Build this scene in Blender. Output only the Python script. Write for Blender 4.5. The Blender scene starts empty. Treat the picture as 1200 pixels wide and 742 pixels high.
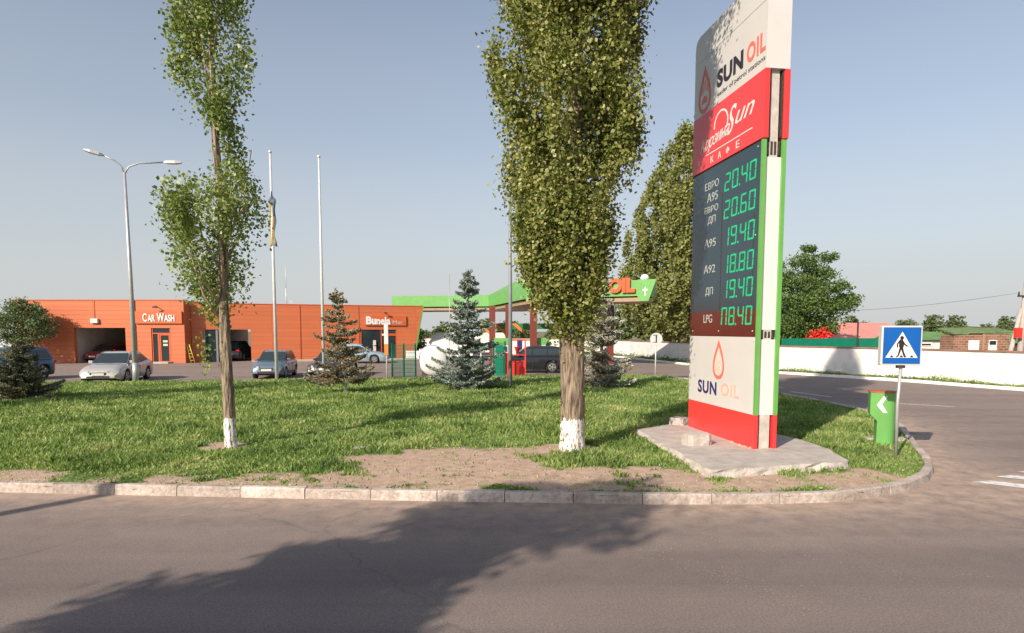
import bpy, math, random
import numpy as np
from mathutils import Vector, Matrix
C = bpy.context.scene
COL = C.collection
R = math.radians
rng = np.random.default_rng(7)
random.seed(7)

# ------------------------------------------------------------------ camera
cd = bpy.data.cameras.new('camera'); cam = bpy.data.objects.new('camera', cd); COL.objects.link(cam)
cam.location = (0, 0, 2.5)
cam.rotation_euler = (R(90 - 4.726), 0, 0)
cd.sensor_fit = 'HORIZONTAL'; cd.sensor_width = 36; cd.lens = 22.5
cd.shift_y = 79 / 1200; cd.clip_end = 3000
C.camera = cam
# ------------------------------------------------------------------ light
SUN_EL = 30.0
SD = Vector((0.60, 0.80, 0)) * math.cos(R(SUN_EL)) - Vector((0, 0, math.sin(R(SUN_EL))))   # travel direction
sl = bpy.data.lights.new('sun', 'SUN'); so = bpy.data.objects.new('sun', sl); COL.objects.link(so)
so.rotation_euler = SD.to_track_quat('-Z', 'Y').to_euler()
sl.energy = 4.6; sl.angle = R(0.55); sl.color = (1.0, 0.87, 0.72)
w = bpy.data.worlds.new('World'); C.world = w; w.use_nodes = True
nt = w.node_tree; nt.nodes.clear()
sk = nt.nodes.new('ShaderNodeTexSky'); sk.sky_type = 'NISHITA'; sk.sun_disc = False
sk.sun_elevation = R(SUN_EL); sk.sun_rotation = math.atan2(-0.6, -0.8)
sk.air_density = 1.0; sk.dust_density = 1.6; sk.ozone_density = 2.0; sk.altitude = 60
bg = nt.nodes.new('ShaderNodeBackground'); bg.inputs[1].default_value = 0.11
hsv = nt.nodes.new('ShaderNodeHueSaturation'); hsv.inputs['Saturation'].default_value = 0.84
ow = nt.nodes.new('ShaderNodeOutputWorld')
nt.links.new(sk.outputs[0], hsv.inputs['Color'])
# summer haze whitens the sky towards the horizon, all the way round
wtc = nt.nodes.new('ShaderNodeTexCoord'); wsx = nt.nodes.new('ShaderNodeSeparateXYZ'); wr = nt.nodes.new('ShaderNodeValToRGB'); wm_ = nt.nodes.new('ShaderNodeMixRGB')
nt.links.new(wtc.outputs['Generated'], wsx.inputs[0]); nt.links.new(wsx.outputs[2], wr.inputs[0])
wr.color_ramp.interpolation = 'EASE'
for _p, _v in ((0.0, 0.95), (0.06, 0.86), (0.16, 0.62), (0.30, 0.34), (0.55, 0.10)):
    _e = wr.color_ramp.elements.new(_p) if _p not in (0.0,) else wr.color_ramp.elements[0]
    _e.position = _p; _e.color = (_v, _v, _v, 1)
wr.color_ramp.elements[-1].color = (0.0, 0.0, 0.0, 1)
wm_.inputs[2].default_value = (4.2, 4.3, 4.35, 1)
nt.links.new(wr.outputs[0], wm_.inputs[0]); nt.links.new(hsv.outputs[0], wm_.inputs[1]); nt.links.new(wm_.outputs[0], bg.inputs[0]); nt.links.new(bg.outputs[0], ow.inputs[0])
C.view_settings.view_transform = 'Standard'; C.view_settings.look = 'None'
C.view_settings.exposure = 0.43; C.view_settings.gamma = 1.0; C.view_settings.use_curve_mapping = False
C.render.engine = 'CYCLES'

# ------------------------------------------------------------------ materials
def node(t, k, **kw):
    n = t.nodes.new(k)
    for a, b in kw.items(): setattr(n, a, b)
    return n

def mat(name, col, rough=0.7, var=0.15, scale=4.0, bump=0.0, bscale=40.0, metal=0.0, col2=None, spec=0.5, emit=0.0, coat=0.0, streak=None, mixw=None):
    m = bpy.data.materials.new(name); m.use_nodes = True; t = m.node_tree; t.nodes.clear()
    o = node(t, 'ShaderNodeOutputMaterial'); p = node(t, 'ShaderNodeBsdfPrincipled'); t.links.new(p.outputs[0], o.inputs[0])
    tc = node(t, 'ShaderNodeTexCoord')
    n = node(t, 'ShaderNodeTexNoise'); n.inputs['Scale'].default_value = scale; n.inputs['Detail'].default_value = 6; n.inputs['Roughness'].default_value = 0.62
    if streak:
        mp = node(t, 'ShaderNodeMapping'); mp.inputs['Scale'].default_value = streak
        t.links.new(tc.outputs['Object'], mp.inputs[0]); t.links.new(mp.outputs[0], n.inputs['Vector'])
    else: t.links.new(tc.outputs['Object'], n.inputs['Vector'])
    r = node(t, 'ShaderNodeValToRGB'); t.links.new(n.outputs[0], r.inputs[0])
    a = tuple(max(0, c * (1 - var)) for c in col); b = tuple(min(1, c * (1 + var)) for c in col)
    if col2 is not None: a = tuple(col); b = tuple(col2)
    lo, hi = mixw or (0.3, 0.7)
    r.color_ramp.elements[0].position = lo; r.color_ramp.elements[0].color = (*a, 1)
    r.color_ramp.elements[1].position = hi; r.color_ramp.elements[1].color = (*b, 1)
    t.links.new(r.outputs[0], p.inputs['Base Color'])
    p.inputs['Roughness'].default_value = rough; p.inputs['Metallic'].default_value = metal
    p.inputs['Specular IOR Level'].default_value = spec; p.inputs['Coat Weight'].default_value = coat
    if emit > 0:
        p.inputs['Emission Color'].default_value = (*col, 1); p.inputs['Emission Strength'].default_value = emit
    if bump > 0:
        n2 = node(t, 'ShaderNodeTexNoise'); n2.inputs['Scale'].default_value = bscale; n2.inputs['Detail'].default_value = 5
        if streak: t.links.new(mp.outputs[0], n2.inputs['Vector'])
        else: t.links.new(tc.outputs['Object'], n2.inputs['Vector'])
        bm = node(t, 'ShaderNodeBump'); bm.inputs['Strength'].default_value = bump; bm.inputs['Distance'].default_value = 0.06 if streak and bump > 0.9 else 0.02
        t.links.new(n2.outputs[0], bm.inputs['Height']); t.links.new(bm.outputs[0], p.inputs['Normal'])
    return m

def leafmat(name, cols, trans=0.35, rough=0.5, tcol=None, nsc=1.1, namp=1.1):
    """leaves: each leaf takes its own tone, lets some light through"""
    m = bpy.data.materials.new(name); m.use_nodes = True; t = m.node_tree; t.nodes.clear()
    o = node(t, 'ShaderNodeOutputMaterial'); p = node(t, 'ShaderNodeBsdfPrincipled')
    g = node(t, 'ShaderNodeNewGeometry'); tc = node(t, 'ShaderNodeTexCoord')
    n = node(t, 'ShaderNodeTexNoise'); n.inputs['Scale'].default_value = nsc; n.inputs['Detail'].default_value = 3
    t.links.new(tc.outputs['Object'], n.inputs['Vector'])
    mx = node(t, 'ShaderNodeMath', operation='MULTIPLY_ADD'); mx.inputs[1].default_value = 0.62
    t.links.new(g.outputs['Random Per Island'], mx.inputs[0])
    ms = node(t, 'ShaderNodeMath', operation='MULTIPLY_ADD'); ms.inputs[1].default_value = namp; ms.inputs[2].default_value = 0.19-namp*0.5
    t.links.new(n.outputs[0], ms.inputs[0]); t.links.new(ms.outputs[0], mx.inputs[2])
    r = node(t, 'ShaderNodeValToRGB'); t.links.new(mx.outputs[0], r.inputs[0])
    while len(r.color_ramp.elements) < len(cols): r.color_ramp.elements.new(0.5)
    for i, c in enumerate(cols):
        r.color_ramp.elements[i].position = i / (len(cols) - 1); r.color_ramp.elements[i].color = (*c, 1)
    t.links.new(r.outputs[0], p.inputs['Base Color']); p.inputs['Roughness'].default_value = rough
    p.inputs['Specular IOR Level'].default_value = 0.35
    tr = node(t, 'ShaderNodeBsdfTranslucent'); mc = node(t, 'ShaderNodeMixRGB', blend_type='MULTIPLY'); mc.inputs[0].default_value = 1
    mc.inputs[2].default_value = (*(tcol or (1.3, 1.35, 0.5)), 1); t.links.new(r.outputs[0], mc.inputs[1]); t.links.new(mc.outputs[0], tr.inputs[0])
    ms2 = node(t, 'ShaderNodeMixShader'); ms2.inputs[0].default_value = trans
    t.links.new(p.outputs[0], ms2.inputs[1]); t.links.new(tr.outputs[0], ms2.inputs[2]); t.links.new(ms2.outputs[0], o.inputs[0])
    return m

def glassmat(name, col=(0.02, 0.03, 0.035), rough=0.06):
    return mat(name, col, rough=rough, var=0.1, spec=0.5)

M = {}
M['steel'] = mat('galvanised_steel', (0.42, 0.43, 0.43), 0.45, 0.12, 3, metal=0.35)
M['steelpale'] = mat('pale_painted_steel', (0.62, 0.63, 0.62), 0.4, 0.1, 3, metal=0.1)
M['steelgrey'] = mat('grey_painted_steel', (0.22, 0.24, 0.26), 0.5, 0.12, 3)
M['dark'] = mat('dark_metal', (0.03, 0.03, 0.032), 0.6, 0.3, 6)
M['darkrust'] = mat('dark_rusty_metal', (0.05, 0.035, 0.03), 0.7, 0.5, 14)
M['red'] = mat('red_panel', (0.74, 0.045, 0.045), 0.28, 0.05, 1.2)
M['redbright'] = mat('red_edge', (0.75, 0.01, 0.03), 0.3, 0.05, 2)
M['redpaint'] = mat('red_paint', (0.72, 0.04, 0.03), 0.5, 0.15, 3)
M['white'] = mat('white_panel', (0.60, 0.58, 0.56), 0.3, 0.04, 1.0)
M['whiteside'] = mat('white_infill', (0.66, 0.65, 0.63), 0.35, 0.04, 1.0)
M['whitewash'] = mat('white_paint', (0.70, 0.69, 0.67), 0.7, 0.06, 2)
M['green'] = mat('green_sheet', (0.13, 0.36, 0.09), 0.42, 0.10, 2.2)
M['greenedge'] = mat('green_edge', (0.13, 0.36, 0.08), 0.4, 0.08, 2.0)
M['greenfence'] = mat('green_fence_paint', (0.0, 0.19, 0.11), 0.5, 0.15, 3)
M['greendark'] = mat('dark_green_beam', (0.03, 0.16, 0.06), 0.5, 0.15, 3)
M['display'] = mat('display_panel', (0.022, 0.045, 0.062), 0.16, 0.08, 1.0)
M['displayred'] = mat('display_panel_brown', (0.10, 0.022, 0.018), 0.16, 0.1, 2.0)
M['label'] = mat('faded_lettering', (0.45, 0.47, 0.45), 0.5, 0.35, 25)
M['led'] = mat('green_led', (0.01, 0.40, 0.17), 0.5, 0.45, 14, emit=0.30)
M['black'] = mat('black_print', (0.02, 0.012, 0.02), 0.5, 0.2, 8)
M['navy'] = mat('navy_print', (0.025, 0.02, 0.12), 0.5, 0.2, 8)
M['orangeprint'] = mat('orange_print', (0.72, 0.16, 0.11), 0.5, 0.1, 8)
M['orangeletter'] = mat('orange_letter', (0.85, 0.10, 0.03), 0.35, 0.06, 3)
M['peach'] = mat('faded_peach_print', (0.74, 0.42, 0.33), 0.5, 0.12, 8)
M['peach2'] = mat('pale_peach_print', (0.73, 0.52, 0.40), 0.5, 0.12, 8)
M['tan'] = mat('tan_soffit', (0.33, 0.23, 0.14), 0.6, 0.2, 2, streak=(1, 1, 1))
M['column'] = mat('dark_red_column', (0.16, 0.028, 0.018), 0.5, 0.15, 3)
M['amber'] = mat('amber_bracket', (0.55, 0.20, 0.03), 0.5, 0.1, 3)
M['concrete'] = mat('concrete', (0.43, 0.385, 0.345), 0.9, 0.22, 3.5, bump=0.5, bscale=30)
M['concreteold'] = mat('crumbly_concrete', (0.38, 0.33, 0.29), 0.95, 0.0, 5.0, bump=0.9, bscale=22, col2=(0.55, 0.50, 0.46))
M['glass'] = glassmat('dark_glass')
M['carglass'] = glassmat('car_glass', (0.03, 0.045, 0.05), 0.12)
M['rubber'] = mat('tyre_rubber', (0.018, 0.018, 0.018), 0.85, 0.2, 20)
M['rim'] = mat('alloy', (0.45, 0.45, 0.46), 0.3, 0.1, 9, metal=0.6)
M['lens'] = mat('headlight_lens', (0.34, 0.36, 0.37), 0.12, 0.1, 12, spec=0.8)
M['taillens'] = mat('tail_light_lens', (0.45, 0.012, 0.01), 0.15, 0.1, 9)
M['plate'] = mat('number_plate', (0.6, 0.6, 0.58), 0.5, 0.1, 8)
M['bark'] = mat('poplar_bark', (0.075, 0.052, 0.036), 0.95, 0.0, 8, bump=1.0, bscale=9, col2=(0.33, 0.26, 0.185), streak=(2.4, 2.4, 0.33), mixw=(0.38, 0.58))
M['barkpale'] = mat('pale_branch_bark', (0.24, 0.17, 0.11), 0.9, 0.0, 7, bump=0.7, bscale=16, col2=(0.46, 0.35, 0.25), streak=(2, 2, 0.6))
M['lime'] = mat('limewash_on_bark', (0.42, 0.36, 0.31), 0.9, 0.0, 9, bump=1.0, bscale=16, col2=(0.80, 0.77, 0.74), streak=(2.2, 2.2, 0.6), mixw=(0.3, 0.45))
M['sprucebark'] = mat('spruce_bark', (0.16, 0.13, 0.11), 0.95, 0.25, 12, bump=0.8)
M['brick'] = None
M['terracotta'] = mat('terracotta_rim', (0.42, 0.10, 0.04), 0.7, 0.3, 9)
M['yellow'] = mat('yellow_paint', (0.62, 0.5, 0.08), 0.6, 0.15, 6)

M['pop'] = leafmat('poplar_leaves', [(0.045, 0.062, 0.014), (0.12, 0.15, 0.032), (0.20, 0.235, 0.058), (0.30, 0.29, 0.09), (0.52, 0.52, 0.25)], 0.2, 0.42)
M['popyoung'] = leafmat('young_poplar_leaves', [(0.06, 0.09, 0.02), (0.15, 0.21, 0.05), (0.25, 0.31, 0.09), (0.56, 0.60, 0.32)], 0.3, 0.42)
M['popfar'] = leafmat('far_poplar_leaves', [(0.09, 0.11, 0.03), (0.18, 0.20, 0.06), (0.26, 0.28, 0.09), (0.40, 0.40, 0.17)], 0.25, 0.55)
M['locust'] = leafmat('locust_leaves', [(0.035, 0.075, 0.02), (0.085, 0.15, 0.035), (0.15, 0.225, 0.06), (0.23, 0.31, 0.11)], 0.3, 0.5)
M['farleaf'] = leafmat('distant_leaves', [(0.06, 0.09, 0.035), (0.10, 0.14, 0.055), (0.14, 0.18, 0.075), (0.19, 0.22, 0.10)], 0.2, 0.7)
M['smallleaf'] = leafmat('small_tree_leaves', [(0.035, 0.07, 0.03), (0.08, 0.13, 0.055), (0.14, 0.20, 0.09), (0.24, 0.28, 0.15)], 0.25, 0.5)
M['blue'] = leafmat('blue_spruce_needles', [(0.05, 0.085, 0.075), (0.15, 0.205, 0.18), (0.36, 0.42, 0.355), (0.68, 0.72, 0.60)], 0.05, 0.7, (1, 1, 1))
M['blueold'] = leafmat('brown_spruce_needles', [(0.16, 0.10, 0.05), (0.28, 0.19, 0.09), (0.26, 0.29, 0.20), (0.44, 0.48, 0.37)], 0.05, 0.7, (1, 1, 1))
M['bluemix'] = leafmat('silver_and_brown_needles', [(0.26, 0.16, 0.10), (0.33, 0.26, 0.18), (0.46, 0.50, 0.43), (0.70, 0.72, 0.62)], 0.05, 0.7, (1, 1, 1))
M['darkneedle'] = leafmat('dark_needles', [(0.05, 0.08, 0.055), (0.12, 0.15, 0.10), (0.24, 0.22, 0.12), (0.38, 0.32, 0.17)], 0.05, 0.7, (1, 1, 1))
M['grass'] = leafmat('grass_blades', [(0.06, 0.10, 0.028), (0.14, 0.225, 0.055), (0.22, 0.32, 0.09), (0.31, 0.38, 0.13), (0.50, 0.50, 0.24)], 0.33, 0.55, (1.2, 1.3, 0.6), 0.75, 1.75)
M['flower'] = mat('yellow_flower', (0.7, 0.5, 0.04), 0.6, 0.1, 5)
M['vine'] = leafmat('trunk_shoot_leaves', [(0.12, 0.19, 0.03), (0.22, 0.32, 0.06), (0.36, 0.46, 0.12)], 0.35, 0.5)

# ------------------------------------------------------------------ mesh tools
class MB:
    def __init__(s): s.v = []; s.f = []; s.mi = []; s.sm = []
    def add(s, vs, fs, mi=0, smooth=False):
        b = len(s.v); s.v += [tuple(v) for v in vs]
        for f in fs: s.f.append([b + i for i in f]); s.mi.append(mi); s.sm.append(smooth)
        return s
    def box(s, x0, x1, y0, y1, z0, z1, mi=0):
        vs = [(x0,y0,z0),(x1,y0,z0),(x1,y1,z0),(x0,y1,z0),(x0,y0,z1),(x1,y0,z1),(x1,y1,z1),(x0,y1,z1)]
        return s.add(vs, [(0,3,2,1),(4,5,6,7),(0,1,5,4),(1,2,6,5),(2,3,7,6),(3,0,4,7)], mi)
    def prism(s, pts, z0, z1, mi=0, mi_top=None):
        n = len(pts); vs = [(p[0], p[1], z0) for p in pts] + [(p[0], p[1], z1) for p in pts]
        s.add(vs, [[i, (i+1) % n, n+(i+1) % n, n+i] for i in range(n)], mi)
        b = len(s.v) - 2*n
        s.f.append([b+n+i for i in range(n)]); s.mi.append(mi if mi_top is None else mi_top); s.sm.append(False)
        s.f.append([b+n-1-i for i in range(n)]); s.mi.append(mi); s.sm.append(False)
        return s
    def xz(s, pts, y0, y1, mi=0):
        """polygon drawn in the xz plane, given thickness along y"""
        n = len(pts); vs = [(p[0], y0, p[1]) for p in pts] + [(p[0], y1, p[1]) for p in pts]
        s.add(vs, [[(i+1) % n, i, n+i, n+(i+1) % n] for i in range(n)] + [list(range(n)), list(range(2*n-1, n-1, -1))], mi)
        return s
    def tube(s, pts, rad, n=10, mi=0, caps=True, smooth=True):
        pts = [Vector(p) for p in pts]
        if not hasattr(rad, '__len__'): rad = [rad]*len(pts)
        rings = []; ref = None
        for i, p in enumerate(pts):
            d = (pts[min(i+1, len(pts)-1)] - pts[max(i-1, 0)]).normalized()
            if ref is None: ref = Vector((1,0,0)) if abs(d.x) < 0.9 else Vector((0,1,0))
            a = (ref - d*ref.dot(d)).normalized(); b = d.cross(a); ref = a
            rings.append([p + (a*math.cos(2*math.pi*k/n) + b*math.sin(2*math.pi*k/n))*rad[i] for k in range(n)])
        vs = [v for r_ in rings for v in r_]; fs = []
        for i in range(len(pts)-1):
            for k in range(n): fs.append([i*n+k, i*n+(k+1) % n, (i+1)*n+(k+1) % n, (i+1)*n+k])
        s.add(vs, fs, mi, smooth)
        if caps:
            b = len(s.v)-len(vs); s.f.append([b+k for k in range(n-1,-1,-1)]); s.mi.append(mi); s.sm.append(False)
            b2 = b+(len(pts)-1)*n; s.f.append([b2+k for k in range(n)]); s.mi.append(mi); s.sm.append(False)
        return s
    def lathe(s, prof, n=16, cx=0, cy=0, mi=0, smooth=True):
        return s.tube([(cx, cy, z) for r_, z in prof], [r_ for r_, z in prof], n, mi, True, smooth)
    def build(s, name, mats, parent=None, loc=None, rz=None):
        me = bpy.data.meshes.new(name); me.from_pydata(s.v, [], s.f)
        ms = mats if isinstance(mats, (list, tuple)) else [mats]
        for m in ms: me.materials.append(m)
        me.polygons.foreach_set('material_index', s.mi); me.polygons.foreach_set('use_smooth', s.sm); me.update()
        return link(name, me, parent, loc, rz)

def link(name, me, parent=None, loc=None, rz=None):
    o = bpy.data.objects.new(name, me); COL.objects.link(o)
    if parent: o.parent = parent
    if loc is not None: o.location = loc
    if rz is not None: o.rotation_euler.z = rz
    return o
def tag(o, label, cat, group=None):
    o['label'] = label; o['category'] = cat
    if group: o['group'] = group
    return o
def thing(name, label, cat, loc=(0,0,0), rz=0, group=None):
    o = bpy.data.objects.new(name, None); COL.objects.link(o); o.location = loc; o.rotation_euler.z = rz
    o.empty_display_size = 0.3
    return tag(o, label, cat, group)
def struct(o, kind='structure'):
    o['kind'] = kind; return o
def dup(root, loc, rz=0.0, label=None, scale=None):
    r = root.copy(); COL.objects.link(r); r.location = loc; r.rotation_euler = (0, 0, rz)
    if label: r['label'] = label
    if scale: r.scale = scale
    for ch in root.children:
        c = ch.copy(); COL.objects.link(c); c.parent = r
        for g in ch.children:
            d = g.copy(); COL.objects.link(d); d.parent = c
    return r

def bevel(o, width, seg=2):
    m = o.modifiers.new('bevel', 'BEVEL'); m.width = width; m.segments = seg; m.limit_method = 'ANGLE'; m.angle_limit = R(40); return o

def text_geo(s, offset=0.0, extrude=0.02, shear=0.0, spacing=1.0):
    cu = bpy.data.curves.new('lettering', 'FONT'); cu.body = s; cu.extrude = extrude; cu.offset = offset; cu.shear = shear
    cu.space_character = spacing; cu.align_x = 'CENTER'; cu.resolution_u = 4
    o = bpy.data.objects.new('lettering', cu); COL.objects.link(o)
    dg = bpy.context.evaluated_depsgraph_get(); dg.update()
    me = bpy.data.meshes.new_from_object(o.evaluated_get(dg))
    v = np.array([tuple(p.co) for p in me.vertices]); f = [list(p.vertices) for p in me.polygons]
    bpy.data.objects.remove(o); bpy.data.curves.remove(cu); bpy.data.meshes.remove(me)
    return v, f
def add_text(mb, s, x0, x1, z0, z1, y=0.0, depth=0.006, mi=0, bold=0.0, shear=0.0, spacing=1.0, skew=0.0):
    """lettering fitted to a box in the xz plane, standing proud of y towards -y"""
    v, f = text_geo(s, bold, 0.5, shear, spacing)
    a = v.min(0); b = v.max(0)
    X = x0 + (v[:,0]-a[0])/(b[0]-a[0])*(x1-x0); Z = z0 + (v[:,1]-a[1])/(b[1]-a[1])*(z1-z0)
    Z = Z + (X-(x0+x1)/2)*skew
    Y = y - depth*(v[:,2]-a[2])/(b[2]-a[2]+1e-9)
    mb.add(list(zip(X.tolist(), Y.tolist(), Z.tolist())), f, mi)

def leaves(name, cen, size, m, parent=None, aspect=0.8, up=0.0, droop=None, tri=False, dirs=None, loc=None):
    """a cloud of separate small leaf faces, one island each"""
    N = len(cen); cen = np.asarray(cen, dtype=np.float64)
    a = rng.normal(size=(N,3))
    if dirs is not None: a = a*0.45 + dirs
    a[:,2] += up; a /= np.linalg.norm(a, axis=1)[:,None]
    r_ = rng.normal(size=(N,3)); b = np.cross(a, r_); b /= np.linalg.norm(b, axis=1)[:,None]
    s = (np.asarray(size)*rng.uniform(0.65, 1.25, N))[:,None]
    nrm = np.cross(a, b)*s*0.12
    v = np.stack([cen - a*s*0.5, cen + b*s*0.5*aspect + nrm, cen + a*s*0.5, cen - b*s*0.5*aspect + nrm], 1).reshape(-1,3)
    me = bpy.data.meshes.new(name); me.vertices.add(4*N); me.vertices.foreach_set('co', v.ravel())
    me.loops.add(4*N); me.loops.foreach_set('vertex_index', np.arange(4*N))
    me.polygons.add(N); me.polygons.foreach_set('loop_start', np.arange(N)*4); me.polygons.foreach_set('loop_total', np.full(N,4))
    me.materials.append(m); me.update(); me.validate()
    return link(name, me, parent, loc)

# ------------------------------------------------------------------ ground
KERB_Z = 0.13
# island outline on the road surface (metres)
FRONT = [(-34,11.9),(-20,10.76),(-12,10.10),(-8,9.78),(-4.5,9.50),(-1.25,9.26),(1.84,9.09),(3.6,9.08),(4.6,9.18),(5.5,9.45),(6.3,9.90),(6.95,10.5),(7.5,11.2),(7.95,12.0),(8.4,13.0),(9.1,14.4),(9.86,15.95),(10.5,17.7),(10.75,19.6),(10.72,21.5),(10.35,24.6),(9.6,28.5),(8.7,32.0)]
BACK = [(7.9,33.9),(6.4,34.9),(1.8,33.9),(-3.5,33.0),(-8.2,31.6),(-13,31.0),(-17,30.4),(-21,29.6),(-26,28.6),(-34,28.6)]
ISL = FRONT + BACK
def inside(x, y, poly):
    c = np.zeros(len(x), bool); n = len(poly); j = n-1
    for i in range(n):
        xi, yi = poly[i]; xj, yj = poly[j]
        c ^= ((yi > y) != (yj > y)) & (x < (xj-xi)*(y-yi)/(yj-yi+1e-12)+xi); j = i
    return c
def dist_poly(x, y, pts):
    d = np.full(len(x), 1e9)
    for (ax, ay), (bx, by) in zip(pts[:-1], pts[1:]):
        vx, vy = bx-ax, by-ay; t = np.clip(((x-ax)*vx+(y-ay)*vy)/(vx*vx+vy*vy), 0, 1)
        d = np.minimum(d, np.hypot(x-ax-t*vx, y-ay-t*vy))
    return d
_g = rng.uniform(-1, 1, size=(6, 96, 96))
def vnoise(x, y, sc, k=0):
    g = _g[k % 6]; u = np.asarray(x)*sc+40.3; v = np.asarray(y)*sc+17.7; i = np.floor(u).astype(int); j = np.floor(v).astype(int)
    fu = u-i; fv = v-j; fu = fu*fu*(3-2*fu); fv = fv*fv*(3-2*fv); n = 96
    a = g[i % n, j % n]; b = g[(i+1) % n, j % n]; c = g[i % n, (j+1) % n]; d = g[(i+1) % n, (j+1) % n]
    return (a*(1-fu)+b*fu)*(1-fv)+(c*(1-fu)+d*fu)*fv
def dirtness(x, y):
    """1 = bare earth, 0 = full grass"""
    x = np.asarray(x, float); y = np.asarray(y, float)
    d = dist_poly(x, y, FRONT[:16])
    n = 0.5*vnoise(x, y, 0.9, 0)+0.3*vnoise(x, y, 2.3, 1)+0.25*vnoise(x, y, 5.5, 2)
    strip = 1-np.clip((np.abs(d-0.62)-0.30+0.22*n)/0.30, 0, 1)
    strip *= np.where(x > 6.2, 0.35, 1.0)
    def blob(cx, cy, rx, ry, k=1.0):
        q = np.hypot((x-cx)/rx, (y-cy)/ry)
        return k*(1-np.clip((q-0.72+0.42*n)/0.42, 0, 1))
    dd = np.maximum.reduce([strip*np.where(x < -3, 0.72, 0.9), blob(-1.1, 11.1, 1.9, 1.7), blob(1.3, 10.2, 2.6, 0.8, 0.9), blob(1.0, 12.7, 0.8, 0.6, 0.95), blob(-6, 13.1, 0.5, 0.45, 0.9), blob(3.6, 9.9, 2.6, 0.6), blob(-0.2, 10.4, 2.6, 0.8),
        blob(5.6, 10.2, 1.1, 0.5, 0.7), blob(0.3, 12.3, 1.2, 0.6, 0.6)])
    tuft = np.clip(0.5*vnoise(x, y, 3.3, 3)+0.6*vnoise(x, y, 1.4, 4)-0.12, 0, 1)*1.5
    return np.clip(dd-tuft*np.where(dd > 0.97, 0.55, 1.0), 0, 1)

def ground_mat():
    m = bpy.data.materials.new('earth_and_turf'); m.use_nodes = True; t = m.node_tree; p = t.nodes['Principled BSDF']
    tc = node(t, 'ShaderNodeTexCoord'); at = node(t, 'ShaderNodeAttribute', attribute_name='bare')
    n1 = node(t, 'ShaderNodeTexNoise'); n1.inputs['Scale'].default_value = 6; n1.inputs['Detail'].default_value = 8; n1.inputs['Roughness'].default_value = 0.7
    n2 = node(t, 'ShaderNodeTexNoise'); n2.inputs['Scale'].default_value = 38; n2.inputs['Detail'].default_value = 4
    for n in (n1, n2): t.links.new(tc.outputs['Object'], n.inputs['Vector'])
    r1 = node(t, 'ShaderNodeValToRGB'); r1.color_ramp.elements[0].color = (0.36, 0.25, 0.185, 1); r1.color_ramp.elements[1].color = (0.60, 0.44, 0.34, 1)
    r1.color_ramp.elements[0].position = 0.3; r1.color_ramp.elements[1].position = 0.7
    r2 = node(t, 'ShaderNodeValToRGB'); r2.color_ramp.elements[0].color = (0.09, 0.14, 0.04, 1); r2.color_ramp.elements[1].color = (0.22, 0.28, 0.09, 1)
    r2.color_ramp.elements[0].position = 0.3; r2.color_ramp.elements[1].position = 0.7
    t.links.new(n1.outputs[0], r1.inputs[0]); t.links.new(n1.outputs[0], r2.inputs[0])
    ad = node(t, 'ShaderNodeMath', operation='MULTIPLY_ADD'); ad.inputs[1].default_value = 0.9; ad.inputs[2].default_value = -0.45
    t.links.new(n2.outputs[0], ad.inputs[0])
    sm = node(t, 'ShaderNodeMath', operation='ADD', use_clamp=True); t.links.new(at.outputs['Fac'], sm.inputs[0]); t.links.new(ad.outputs[0], sm.inputs[1])
    rr = node(t, 'ShaderNodeValToRGB'); rr.color_ramp.elements[0].position = 0.25; rr.color_ramp.elements[1].position = 0.6; t.links.new(sm.outputs[0], rr.inputs[0])
    mx = node(t, 'ShaderNodeMixRGB'); t.links.new(rr.outputs[0], mx.inputs[0]); t.links.new(r2.outputs[0], mx.inputs[1]); t.links.new(r1.outputs[0], mx.inputs[2])
    t.links.new(mx.outputs[0], p.inputs['Base Color']); p.inputs['Roughness'].default_value = 0.95; p.inputs['Specular IOR Level'].default_value = 0.1
    b = node(t, 'ShaderNodeBump'); b.inputs['Strength'].default_value = 0.8; b.inputs['Distance'].default_value = 0.03
    t.links.new(n2.outputs[0], b.inputs['Height']); t.links.new(b.outputs[0], p.inputs['Normal'])
    return m
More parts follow.
